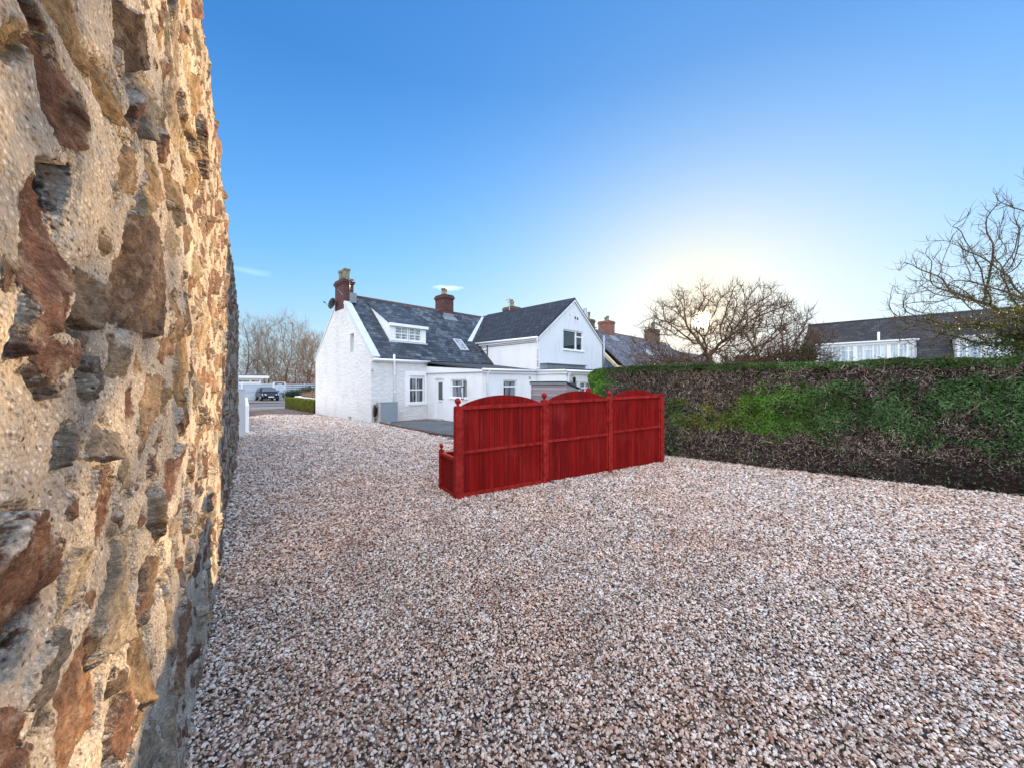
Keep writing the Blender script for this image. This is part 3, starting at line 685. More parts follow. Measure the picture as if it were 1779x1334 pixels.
lnb = MB(); q = dc+nrm*.42-Vector((0, 0, .1)); lnb.tube([q-nrm*.06, q+nrm*.07], .04, 8); lnb.build('receiver', plain('blue_receiver', (.03, .12, .35), .5, .1), dish)
ch2 = chimney(6.35, 7.1, 3.3, 4.3, ZR-.7, 7.62, house, spots=((6.58, 3.7), (6.85, 3.9)), ph=.45)
al = MB(); al.slab([(6.2, 3.0, ZE+KA*3.0+.10), (7.25, 3.0, ZE+KA*3.0+.10), (7.25, 3.3, ZE+KA*3.3+.10), (6.2, 3.3, ZE+KA*3.3+.10)], (0, -.02, .03)); al.box(6.3, 7.15, 3.27, 3.30, ZR-.5, ZR-.12); al.build('lead_flashing', LEAD, ch2)
chimney(12.6, 13.5, 3.25, 4.3, ZR-.5, 7.75, house, BRK_D, spots=((12.82, 3.6), (13.28, 3.95)), ph=.55)
pm = MB(); pm.tube([(12.3, 3.3, 6.6), (12.3, 3.3, 8.3)], .025, 6); pm.tube([(12.2, 3.0, 8.15), (12.2, 3.6, 8.15)], .02, 5); pm.tube([(12.4, 3.0, 8.0), (12.4, 3.6, 8.0)], .02, 5); pm.build('aerial_mast', METAL, house)
# weathered run-off below the second chimney is in the slates themselves; dormer
zt_ = 4.86; d0, d1 = 1.38, 3.50; td = .93; zb_ = ZE+KA*td+.02
dm = MB(); tt = 3.46; zt2 = ZE+KA*tt
dm.slab([(d0, td, zb_), (d0, td, zt_), (d0, tt, zt2+.04)], (.10, 0, 0)); dm.slab([(d1, td, zb_), (d1, td, zt_), (d1, tt, zt2+.04)], (-.10, 0, 0))
holed(dm, rect(d0, d1, zb_-.04, zt_), [rect(1.68, 3.22, zb_+.16, zt_-.13)], lambda a, z: (a, td-.004, z), .08, (0, 1, 0))
dorm = dm.build('dormer', WS, house)
dr = MB(); P = [(d0-.06, td-.12, zt_-.03), (d1+.06, td-.12, zt_-.03), (d1+.06, tt+.1, zt2+.10), (d0-.06, tt+.1, zt2+.10)]; dr.slab(P, (0, -.03, .06)); dr.build('dormer_roof', SL_A, dorm)
df = MB(); df.box(d0-.08, d1+.08, td-.15, td-.10, zt_-.12, zt_+.03); df.box(d0-.06, d1+.06, td-.09, td-.01, zb_-.03, zb_+.06); df.build('fascia', GUT, dorm)
zt4, zb4 = zt_-.13, zb_+.16; zm = (zt4+zb4)/2
for (a0, a1) in ((1.68, 2.43), (2.47, 3.22)):
    am = (a0+a1)/2
    window('sash_window', front(td), a0, a1, zb4, zt4, bars_v=((am, None, None, .022),), bars_h=((zm, None, None, .05), ((zm+zb4)/2+.01, None, None, .02), ((zm+zt4)/2, None, None, .02)), glass=GLB, depth=.06, parent=dorm, fw=.05)
# skylight
def skylight(s0, s1, t0, t1, par, ze=ZE, k=KA, gl=GLB, tb=0.0):
    z = lambda t: ze+k*(t-tb)+.09; n = Vector((0, -k, 1)).normalized()
    f = MB(); P = lambda a, b, c, d: [(a, c, z(c)), (b, c, z(c)), (b, d, z(d)), (a, d, z(d))]
    w_ = .07; 
    for q in ((s0, s0+w_, t0, t1), (s1-w_, s1, t0, t1), (s0+w_, s1-w_, t0, t0+w_*.8), (s0+w_, s1-w_, t1-w_*.8, t1)): f.slab(P(*q), n*.07)
    o = f.build('skylight', plain('skylight_frame', (.5, .52, .54), .5, .1), par); g_ = MB(); g_.slab(P(s0+w_, s1-w_, t0+w_*.8, t1-w_*.8), n*.045); g_.build('pane', gl, o); return o
skylight(5.66, 6.26, .66, 1.44, roofA)
# gutters and pipes on the main house
def gutter(a, b, r=.055, par=house, fas=.12, outd=(0, -1, 0)):
    m_ = MB(); m_.tube([a, b], r, 10); return m_.build('gutter', GUT, par)
gutter((.0, -.19, 2.93), (3.05, -.19, 2.93)); fb = MB(); fb.box(.0, 3.0, -.13, -.003, 2.84, 2.95); fb.build('fascia', UPVC, house)
def pipe(pts, r=.035, par=house, name='drainpipe', m=GUT, clips=True):
    p = MB(); p.tube(pts, r, 10)
    if clips:
        a, b = Vector(pts[-2]), Vector(pts[-1]); n = max(1, int((a-b).length/.9))
        for i in range(n+1):
            c = a.lerp(b, (i+.4)/(n+1)); p.tube([c-Vector((0, 0, .03)), c+Vector((0, 0, .03))], r*1.35, 10)
    return p.build(name, m, par)
pipe([(1.05, -.19, 3.2), (1.05, -.19, 2.86), (1.13, -.07, 2.62), (1.13, -.07, .05)], r=.05)
# black hose reel, cabinet
cab = empty('metal_cabinet', L(.23, -.47), HRZ, label='blue-grey metal cabinet standing against the rough white wall', cat='cabinet')
c = MB(); c.box(0, .86, 0, .42, .02, .93); c.box(-.015, .875, -.015, .44, .93, .955); c.build('casing', GREYM, cab, bevel=.01)
c = MB(); c.box(-.012, -.002, .02, .40, .04, .92); plabel(c.build('side_panel', BEIGE, cab), 'cream side panel')
c = MB(); c.tube([(-.01, .3, .86), (-.12, .3, .86), (-.12, .2, .86)], .035, 8); c.tube([(-.01, .2, .78), (-.07, .2, .78)], .03, 8); c.build('flue_elbow', METAL, cab)
c = MB(); c.tube([(.86, .3, .25), (.93, .36, .25), (.95, .44, .25)], .02, 6); c.build('pipe', METAL, cab); c = MB(); c.tube([(.86, .3, .6), (.95, .44, .6)], .02, 6); c.build('pipe', METAL, cab)
hr = MB()
for k in range(5): 
    pts = [(.0+.05*math.cos(a)*(1+.1*k)+.0, -.02-.03*k, .55+.26*math.sin(a)*(1-.05*k)) for a in np.linspace(0, 6.283, 17)]; hr.tube(pts, .018, 6, cap=False)
hr.tube([(0, .06, .8), (0, -.1, .82), (0, -.12, .76)], .02, 6); hr.tube([(.02, -.08, .5), (.05, -.1, .2), (-.04, -.1, .03)], .016, 6); hr.tube([(-.03, -.08, .4), (.0, -.1, .1)], .016, 6)
hr.tube([(-.01, -.06, .32), (-.01, -.06, .78)], .06, 8)
ho = hr.build('coiled_hose', BLACK); ho.location = L(.10, -.10); ho.rotation_euler = (0, 0, HRZ); tag(ho, 'black coiled hose hanging low on the corner of the white house', 'hose')
# small lamp and bell box at the corner of the house
c = MB(); c.tube([(.02, -.01, 2.44), (-.03, -.12, 2.47)], .02, 6); c.tube([(-.03, -.14, 2.47), (-.05, -.24, 2.40)], .045, 8); c.build('security_light', METAL, house)
c = MB(); c.box(-.03, -.003, .05, .16, 2.16, 2.34); c.build('bell_box', UPVC, house)
c = MB(); c.box(-.08, .0, 2.3, 2.45, .08, .16); c.build('wall_vent', CONC, house)
# lean-to extension
S3, T3 = 3.0, -4.38; S6, T6 = 6.6, -6.21
mb = MB(); holed(mb, [(0, -.05), (0, 2.36), (T3, 2.34), (T3, -.05)], [rect(-1.46, -.70, .04, 2.06), rect(-3.28, -2.02, 1.14, 2.02)], lambda a, z: (S3, a, z), .12, (1, 0, 0))
mb.build('extension_wall', WS, house)
mb = MB(); holed(mb, [(S3, -.05), (S6, -.05), (S6, 2.4), (S3, 2.4)], [rect(4.28, 5.2, 1.0, 1.99)], lambda a, z: (a, T3, z), .12, (0, 1, 0)); mb.build('extension_wall', WS, house)
mb = MB(); holed(mb, [(T3, -.05), (T3, 2.4), (T6, 2.4), (T6, -.05)], [rect(-5.92, -4.88, 1.05, 1.94)], lambda a, z: (S6, a, z), .12, (1, 0, 0)); mb.build('extension_wall', WS, house)
mb = MB(); holed(mb, [(S6, -.05), (11.5, -.05), (11.5, 2.4), (S6, 2.4)], [rect(6.86, 7.66, .05, 1.93), rect(7.74, 8.9, .9, 1.9)], lambda a, z: (a, T6, z), .12, (0, 1, 0)); mb.build('extension_wall', WS, house)
window('window', sidew(S3), -3.28, -2.02, 1.14, 2.02, bars_v=((-2.88, None, None, .07),), bars_h=((1.70, -2.88, None, .06),), glass=GLC, sill=.05)
window('window', front(T3), 4.28, 5.2, 1.0, 1.99, bars_h=((1.68, None, None, .07),), glass=GLC, sill=.05)
window('window', sidew(S6), -5.92, -4.88, 1.05, 1.94, glass=GL, sill=.05)
window('window', front(T6), 7.74, 8.9, .9, 1.9, bars_v=((8.3, None, None, .07),), bars_h=((1.6, None, None, .07),), glass=GLC)
# doors
dd = MB(); T = sidew(S3)
def tb(mb, T, a0, a1, D0, D1, z0, z1):
    P = [T(a0, D0, z0), T(a1, D0, z0), T(a1, D0, z1), T(a0, D0, z1)]; mb.slab(P, Vector(T(a0, D1, z0))-Vector(T(a0, D0, z0)))
for q in ((-1.46, -1.40, 0, 2.06), (-.76, -.70, 0, 2.06), (-1.40, -.76, 2.0, 2.06), (-1.40, -1.26, .06, 2.0), (-.88, -.76, .06, 2.0), (-1.26, -.88, .06, 1.0), (-1.26, -.88, 1.88, 2.0)):
    tb(dd, T, q[0], q[1], .06 if q[1]-q[0] < .07 else .075, .13, q[2]+.04 if q[2] == 0 else q[2], q[3])
door = dd.build('door', UPVC, house)
g_ = MB(); tb(g_, T, -1.26, -.88, .10, .11, 1.0, 1.88); g_.build('pane', m_glass('obscured_glass', (.09, .11, .10), None, .25), door)
g_ = MB(); tb(g_, T, -1.38, -1.34, .02, .075, 1.05, 1.09); tb(g_, T, -1.38, -1.24, .02, .035, 1.06, 1.085); g_.build('handle', METAL, door)
g_ = MB(); tb(g_, T, -1.2, -.96, .066, .078, .88, .93); g_.build('letter_plate', METAL, door)
g_ = MB(); g_.box(S3-.22, S3+.05, -1.52, -.64, .0, .06); g_.build('doorstep', CONC, door, bevel=.01)
dd = MB(); T = front(T6)
for q in ((6.86, 6.93, .05, 1.93), (7.59, 7.66, .05, 1.93), (6.93, 7.59, 1.86, 1.93), (6.93, 7.59, .05, .25)): tb(dd, T, q[0], q[1], .06, .12, q[2], q[3])
door = dd.build('door', UPVC, house); g_ = MB(); tb(g_, T, 6.93, 7.59, .09, .10, .25, 1.86); g_.build('pane', GL, door)
# extension roof
er = MB(); zr = lambda t: 2.46+(t+4.5)*.112
er.slab([(S3-.08, -4.5, zr(-4.5)), (13.9, -4.5, zr(-4.5)), (13.9, .05, zr(.05)), (S3-.08, .05, zr(.05))], (0, 0, -.08))
eroof = er.build('extension_roof', FELT, house)
vb = MB(); vb.slab([(S3-.10, -4.5, 2.33), (S3-.10, 0.0, 2.35), (S3-.10, 0.0, 2.70), (S3-.10, -4.5, 2.43)], (.03, 0, 0)); plabel(vb.build('verge_board', UPVC, eroof), 'white tapering board under the lean-to roof edge')
vb = MB(); vb.box(S3-.06, S6+.3, T3-.10, T3-.003, 2.29, 2.42); vb.box(S6-.10, S6-.003, T6-.1, T3-.10, 2.29, 2.48); vb.box(S6-.1, 11.6, T6-.11, T6-.003, 2.28, 2.45); vb.build('fascia', UPVC, eroof)
gutter((S3-.12, T3-.16, 2.43), (S6-.1, T3-.16, 2.45), .05, eroof); gutter((S6-.16, T3-.2, 2.46), (S6-.16, T6-.1, 2.44), .045, eroof); gutter((S6-.1, T6-.17, 2.42), (11.6, T6-.17, 2.42), .05, eroof)
pr = MB(); pr.box(S6-.05, 11.6, T6-.05, T3-.02, 2.47, 2.54); pr.build('porch_roof', FELT, house)
lu = MB(); lu.box(7.56, 11.1, -4.30, -3.84, 2.52, 2.86); lu.box(7.5, 11.2, -4.38, -3.84, 2.86, 2.90); lu.build('lead_upstand', LEAD, house)
pipe([(3.30, T3-.16, 2.42), (3.24, T3-.10, 2.28), (3.24, T3-.05, 2.1), (3.24, T3-.05, .05)])
pipe([(6.75, T6-.17, 2.40), (6.72, T6-.10, 2.24), (6.72, T6-.05, 2.1), (6.72, T6-.05, .05)])
av = MB(); av.box(6.02, 6.16, T3-.02, T3-.002, 2.03, 2.17); av.build('air_vent', METAL, house)
# lantern on porch
ln = MB(); ln.tube([(7.0, T6, 2.14), (7.0, T6-.12, 2.2), (7.0, T6-.2, 2.14)], .014, 6); ln.lathe(7.0, T6-.2, [(.02, 2.14), (.09, 2.08), (.075, 2.05), (.055, 1.86), (.03, 1.84), (.01, 1.80)], 6); lt = ln.build('wall_lantern', BLACK, house)
# two-storey wing
SB, TB, WB = 7.5, -3.8, 6.3; ZBE, ZBR = 4.40, 6.78; SM = SB+WB/2; kb = (ZBR-ZBE)/(WB/2)
mb = MB(); holed(mb, [(SB, 1.6), (SB+WB, 1.6), (SB+WB, ZBE), (SM, ZBR-.02), (SB, ZBE)], [rect(9.62, 11.62, 3.78, 4.95)], lambda a, z: (a, TB, z), .12, (0, 1, 0))
plabel(mb.build('gable_wall', WG, house), 'grey-streaked gable of the two-storey wing')
mb = MB(); mb.quad((SB, 3.8, 1.6), (SB, TB, 1.6), (SB, TB, ZBE), (SB, 3.8, ZBE)); mb.quad((SB+WB, TB, 1.6), (SB+WB, 3.8, 1.6), (SB+WB, 3.8, ZBE), (SB+WB, TB, ZBE)); mb.build('wing_wall', WS, house)
window('window', front(TB), 9.62, 11.62, 3.78, 4.95, bars_v=((10.92, None, None, .12),), bars_h=((4.62, 10.92, None, .08),), glass=GL, sill=.07, fw=.07)
rb = MB()
def rs(s0, z0, s1, z1): 
    P = [(s0, TB-.07, z0), (s0, 4.5, z0), (s1, 4.5, z1), (s1, TB-.07, z1)]; n = (Vector(P[1])-Vector(P[0])).cross(Vector(P[3])-Vector(P[0])).normalized(); n = n if n.z > 0 else -n
    rb.slab(P, n*.08)
rs(SB-.16, ZBE-.12, SM, ZBR); rs(SB+WB+.16, ZBE-.12, SM, ZBR)
roofB = rb.build('wing_roof', SL_B, house)
rd = MB(); rd.tube([(SM, TB-.07, ZBR+.05), (SM, 3.9, ZBR+.05)], .07, 8); rd.build('ridge_tiles', SL_B, roofB)
bg_ = MB()
for sgn in (-1, 1): bg_.slab([(SM, TB-.09, ZBR-.02), (SM+sgn*(WB/2+.16), TB-.09, ZBE-.14), (SM+sgn*(WB/2+.16), TB-.09, ZBE-.20), (SM, TB-.09, ZBR-.12)], (0, .02, 0))
bg_.build('bargeboard', UPVC, roofB)
fb = MB(); fb.box(SB-.13, SB-.003, TB-.05, 1.55, ZBE-.26, ZBE-.10); fb.build('fascia', UPVC, roofB)
gutter((SB-.20, TB-.05, ZBE-.14), (SB-.20, 1.5, ZBE-.10), .06, roofB)
# valley strip where the wing meets the main roof
vl = MB(); A_ = Vector((6.90, 1.36, ZE+KA*1.36+.11)); B_ = Vector((10.05, 3.78, ZR+.13)); wv_ = Vector((.30, 0, 0)); vl.slab([A_-wv_*.6, A_+wv_*.6, B_+wv_*.35, B_-wv_*.35], (0, -.02, .03)); vl.build('valley_flashing', STONE, roofB)
vf = MB(); vf.slab([(6.9, 1.36, ZE+KA*1.36+.1), (7.42, 1.36, ZE+KA*1.36+.1), (7.42, -.1, ZE+KA*-.1+.10), (7.2, -.1, ZE+KA*-.1+.10)], (0, -.01, .03)); vf.build('lead_flashing', FELT, roofB)
pipe([(SB-.20, TB-.02, ZBE-.16), (SB-.16, TB+.02, ZBE-.3), (SB-.05, TB+.08, ZBE-.5), (SB-.05, TB+.08, 2.72)])
cb = MB(); cb.tube([(SB-.04, .35, 4.25), (SB-.04, .35, 3.55)], .03, 6); cb.tube([(SB-.04, .35, 3.85), (SB-.35, .6, 3.75)], .02, 6); cb.tube([(SB-.3, .5, 3.82), (SB-.3, .5, 3.68)], .035, 6); cb.tube([(SB-.02, .35, 3.55), (SB-.02, .3, 3.05)], .012, 5); cb.build('cable_bracket', BLACK, house)
cb = MB(); cb.tube([(SB-.03, 1.5, ZBE-.36), (SB-.03, -3.7, ZBE-.36)], .012, 5); cb.build('cable', BLACK, house)
for (a, z) in ((10.78, 5.72), (11.02, 5.70)):
    vn = MB(); vn.box(a-.066, a+.066, TB-.004, TB-.001, z-.077, z+.077)
    for kx in (-1, 1):
        for kz in (-1, 1): vn.box(a+kx*.035-.028, a+kx*.035+.028, TB-.012, TB-.002, z+kz*.04-.033, z+kz*.04+.033)
    vn.build('air_vent', GUT if False else BLACK, house)
vn = MB(); vn.box(10.2, 10.26, TB-.01, TB-.002, 5.78, 5.84); vn.build('overflow_stub', BLACK, house)
pipe([(SB+WB+.12, TB-.05, ZBE+.55), (SB+WB+.12, TB-.05, 2.3)], .07, name='vent_pipe', m=METAL, clips=False)
bw_ = MB(); bw_.box(SB+WB, SB+WB+.09, TB+.0, TB+.6, 1.6, ZBE-.2); bw_.build('brick_return', BRK_D, house)
# end chimney and flue seen over the wing
chimney(23.45, 24.15, 3.3, 4.2, ZR-1, 8.1, house, BRK_D, spots=((23.8, 3.75),), ph=.75)
pipe([(22.0, 3.0, 5.6), (22.0, 3.0, 8.85)], .15, name='flue', m=METAL, clips=False)
fr_ = MB(); fr_.slab([(15.4, -1.0, 6.35), (18.0, -1.0, 4.3), (18.0, -1.0, 4.12), (15.4, -1.0, 6.17)], (0, .1, 0)); 
# outer porch light etc done; metal garden ornament hanging by the extension window
wc = empty('wind_chimes', L(2.72, -3.3, 1.05), HRZ, label='tall metal wind chimes hanging beside the extension window behind the red screen', cat='wind chimes')
c = MB(); c.tube([(.28, 0, .78), (0, 0, .78), (0, 0, .62)], .010, 6); c.tube([(0, 0, .64), (0, 0, .60)], .10, 10); c.build('hanger', BLACK, wc)
for k in range(5):
    a = k*1.2566; c = MB(); hh = .30+.06*k; c.tube([(.085*math.cos(a), .085*math.sin(a), .60), (.085*math.cos(a), .085*math.sin(a), .60-hh)], .014, 7); c.build('tube', METAL if k % 2 else BLACK, wc)
c = MB(); c.tube([(0, 0, .6), (0, 0, .05)], .005, 4); c.tube([(0, 0, .09), (0, 0, .05)], .05, 8); c.build('clapper', BLACK, wc)

# ================================================================== GARDEN SHED
sh = empty('garden_shed', (1.87, 13.0, 0), math.atan2(.6, -.8), label='small weathered grey timber shed with a sloping lid by the porch', cat='shed')
c = MB(); c.slab([(0, 0, 0), (0, 0, 1.82), (0, -.98, 1.60), (0, -.98, 0)], (1.42, 0, 0)); c.build('walls', SHEDW, sh)
c = MB(); c.slab([(-.05, .06, 1.85), (-.05, -1.06, 1.60), (1.48, -1.06, 1.60), (1.48, .06, 1.85)], (0, 0, .045)); c.build('roof', FELT, sh)
c = MB(); c.box(-.05, 1.48, .035, .06, 1.78, 1.846); c.build('trim', LEAD, sh)
for x in (-.02, 1.38):
    c = MB(); c.box(x, x+.06, .001, .03, 0, 1.78); c.build('corner_post', SHEDW, sh)

# ================================================================== RED SCREEN WITH PLANTER
FD = Vector((.844, .537, 0)); FN = Vector((-.537, .844, 0)); F0 = Vector((-.85, 5.88, 0)); frz = math.atan2(FD.y, FD.x)
fence = empty('red_timber_screen', F0, frz, label='long red timber screen of three arched panels with a planter behind', cat='garden screen')
ps = [0.0, 1.70, 3.37, 5.06]; pz = [1.42, 1.47, 1.50, 1.555]
posth = [1.44, 1.50, 1.52, 1.545]
for i, p in enumerate(ps):
    c = MB(); c.box(p-.055, p+.055, -.055, .055, -.05, posth[i])
    o = c.build('post', REDT, fence, bevel=.008)
    if i < 3:
        c = MB(); c.lathe(p, 0, [(.062, posth[i]), (.062, posth[i]+.012), (.022, posth[i]+.02), (.022, posth[i]+.045)]+[(.052*math.sin(a), posth[i]+.092-.052*math.cos(a)) for a in np.linspace(.4, 3.10, 10)], 16); c.build('finial', REDT, o)
    else:
        c = MB(); c.box(p-.075, p+.075, -.075, .075, posth[i], posth[i]+.025); c.build('cap', REDT, o, bevel=.005)
rails = [(1.395, 1.43, .70), (1.44, 1.455, .735), (1.475, 1.49, .79)]
for i in range(3):
    a, b = ps[i]+.055, ps[i+1]-.055; n = 24
    z0, z1 = rails[i][0], rails[i][1]; top = z1+.02; rise = [.165, .19, .165][i]
    prof = []
    for k in range(n+1):
        u_ = k/n; prof.append((a+(b-a)*u_, top+rise*(1-(2*u_-1)**2)**.9))
    c = MB(); c.slab([(a, .012, .02)]+[(b, .012, .02)]+[(x, .012, z) for x, z in prof[::-1]], (0, .018, 0)); c.build('panel', RED, fence)
    c = MB()
    c.slab([(a, -.035, z0-.0), (b, -.035, z0+.02), (b, -.035, z0+.075), (a, -.035, z0+.055)], (0, .047, 0)); c.build('top_rail', REDT, fence, bevel=.004)
    c = MB(); zm_ = rails[i][2]; c.slab([(a, -.032, zm_), (b, -.032, zm_+.02), (b, -.032, zm_+.065), (a, -.032, zm_+.045)], (0, .044, 0)); c.build('middle_rail', REDT, fence, bevel=.004)
    if i == 0:
        c = MB(); c.box(a, b, -.030, .012, .0, .075); c.build('bottom_rail', REDT, fence, bevel=.004)
    for x in (a, b-.035):
        c = MB(); c.box(x, x+.035, -.020, .0118, .08, z0-.005); c.build('edge_batten', REDT, fence)
pl = MB(); lean = .06
pl.slab([(0.0-.02, .06, .02), (.0-.02, .62, .02), (.0-.02, .60, .60), (.0-.02, .06, .60)], (.03, 0, 0)); pl.box(0, 5.0, .60, .625, .02, .58); pl.box(5.02, 5.05, .06, .60, .02, .58)
pla = pl.build('planter_box', RED, fence)
c = MB(); c.box(-.045, .02, .06, .64, .585, .635); c.box(.02, 5.0, .595, .645, .585, .635); c.box(-.04, .0, .06, .62, 0, .07); c.build('planter_rim', REDT, pla, bevel=.004)
for x in (-.02, 5.03):
    c = MB(); c.box(x-.035, x+.035, .60, .67, -.02, .68); c.lathe(x, .635, [(.04, .68), (.015, .70)]+[(.038*math.sin(a), .745-.038*math.cos(a)) for a in np.linspace(.4, 3.1, 8)], 12); c.build('planter_post', REDT, pla)
c = MB(); c.box(.01, 4.99, .06, .60, .50, .52); c.build('soil', plain('soil', (.03, .02, .015), .95, .4, 20, .6, 60, .01), pla)
c = MB(); c.box(2.78, 2.90, .03, .06, 1.60, 1.70); c.lathe(2.84, .05, [(.04, 1.69), (.03, 1.72), (.005, 1.74)], 8); c.build('finial', REDT, fence)
# grey weathered fence panel between screen and hedge
gf_ = empty('grey_fence_panel', (2.0, 10.4, 0), R(8), label='weathered grey arched fence panel half hidden behind the red screen', cat='fence panel')
c = MB(); prof = [(x, 1.30+.16*(1-((x-.6)/.62)**2)) for x in np.linspace(0, 1.2, 15)]; c.slab([(0, 0, 0), (1.2, 0, 0)]+[(x, 0, z) for x, z in prof[::-1]], (0, .03, 0)); c.build('boards', GREYW, gf_)
c = MB()
for (x0, z0), (x1, z1) in zip(prof, prof[1:]): c.slab([(x0, -.02, z0), (x1, -.02, z1), (x1, -.02, z1+.04), (x0, -.02, z0+.04)], (0, .07, 0))
c.build('capping_rail', GREYW, gf_)
for x in (-.06, 1.2):
    c = MB(); c.box(x, x+.07, -.02, .06, 0, 1.38); c.build('post', GREYW, gf_)

# ================================================================== FOLIAGE HELPERS
def leaf_cloud(P, N, size, asp, jit, col, rng, double=True):
    """one rhombic leaf per point"""
    n = len(P); T = rng.normal(size=(n, 3)); T /= np.linalg.norm(T, axis=1)[:, None]
    NN = N+rng.normal(size=(n, 3))*jit; NN /= np.linalg.norm(NN, axis=1)[:, None]
    A = np.cross(NN, T); A /= np.maximum(np.linalg.norm(A, axis=1), 1e-6)[:, None]; B = np.cross(NN, A)
    s = size*rng.uniform(.6, 1.4, n); A = A*s[:, None]; B = B*(s*asp)[:, None]
    Vv = np.stack([P-A, P-B*.5+A*.1, P+A, P+B*.5+A*.1], 1).reshape(-1, 3)
    F = np.arange(4*n).reshape(n, 4); return Vv, F, np.repeat(col, 4, axis=0)

Vv, Ff, Cc = leaf_cloud(WEED_ARGS[0], np.random.RandomState(1).normal(size=WEED_ARGS[0].shape), .010, .5, .6, WEED_ARGS[1], np.random.RandomState(2))
tag(bulk('weeds', Vv, Ff, LEAF, None, col=Cc), 'small green weeds along the foot of the stone wall', 'weeds', kind='stuff')
# ================================================================== LONG HEDGE
HD = np.array([.779, -.627, 0]); HN = np.array([-.627, -.779, 0]); H0 = np.array([2.23, 10.6, 0]); HL = 13.5; HT = 1.15
def hedge_shape(r, z):
    """outward offset of the face"""
    return .16*fbm(r*.9, z*1.1, 3, 4)+.11*fbm(r*3.6, z*3.6, 3, 8)+.10*np.clip(.5-z, 0, 1)*-1.2*np.sign(1)*.5 - .18*np.clip((z-2.02)/.25, 0, 1)**2
def hedge_top(r, y=0): return 2.235+.04*fbm(r*1.1, r*0+2, 3, 14)+.03*fbm(r*6, r*0+5, 2, 24)+.03*np.clip(1-r/2.0, 0, 1)-.10*np.clip((.35-r)/.35, 0, 1)**2
def hedge_col(r, z, rng):
    n1 = fbm(r*1.3, z*1.8, 4, 61); n2 = fbm(r*4, z*5, 3, 62); n3 = rng.uniform(0, 1, len(r))
    g = np.zeros(len(r))
    wob = .34*n1+.22*n2
    g += np.clip((z-2.06-wob*.35)*12, 0, 1)*1.0
    g += np.clip((.55-r+wob*1.2)*4, 0, 1)*np.clip((z-.5)*3, 0, 1)
    band = np.clip((1.72+.18*np.clip(r-4, -2, 2)*.6+wob-z)*4, 0, 1)*np.clip((z-.52-wob*1.5)*5, 0, 1)*np.clip((r-2.15+wob*1.5)*4, 0, 1)
    band *= 1-np.exp(-(((r-5.75)/.55)**2+((z-.66)/.30)**2))*1.4
    g += np.clip(band, 0, 1)*np.clip(.74+1.5*n1+.7*n2, .15, .97)
    g += .45*np.clip((2.4-r)*3, 0, 1)*np.clip((r-1.7)*4, 0, 1)*np.clip(1.4-z, 0, 1)
    g = np.clip(g, 0, 1)
    green = n3 < g*.93+.05
    c_br = np.array([(.14, .095, .075), (.25, .18, .14), (.37, .30, .25), (.08, .05, .04), (.22, .17, .16)])[rng.randint(0, 5, len(r))]
    t_ = np.clip(n1+.5, 0, 1)[:, None]
    dk = np.array((.035, .070, .022)); br = np.array((.075, .17, .02)); ol = np.array((.18, .165, .035)); te = np.array((.012, .06, .04))
    wbr = np.exp(-((r-4.0)/.9)**2)[:, None]; wol = (np.exp(-((r-2.9)/.65)**2)*(.6+.6*n2))[:, None]; wend = np.clip((.7-r)*3, 0, 1)[:, None]; wtop = np.clip((z-2.05)*8, 0, 1)[:, None]
    c_g = dk*(1-t_)+(dk*1.6)*t_
    c_g = c_g*(1-np.clip(wbr, 0, 1))+br*np.clip(wbr, 0, 1); c_g = c_g*(1-np.clip(wol, 0, 1))+ol*np.clip(wol, 0, 1)
    c_g = c_g*(1-wend)+np.array((.07, .17, .02))*wend; c_g = c_g*(1-wtop*.7)+np.array((.055, .095, .02))*wtop*.7
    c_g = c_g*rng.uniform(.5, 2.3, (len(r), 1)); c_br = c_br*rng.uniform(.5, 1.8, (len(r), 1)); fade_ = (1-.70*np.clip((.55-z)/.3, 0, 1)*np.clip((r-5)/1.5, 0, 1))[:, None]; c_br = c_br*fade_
    return green, np.where(green[:, None], c_g, c_br)
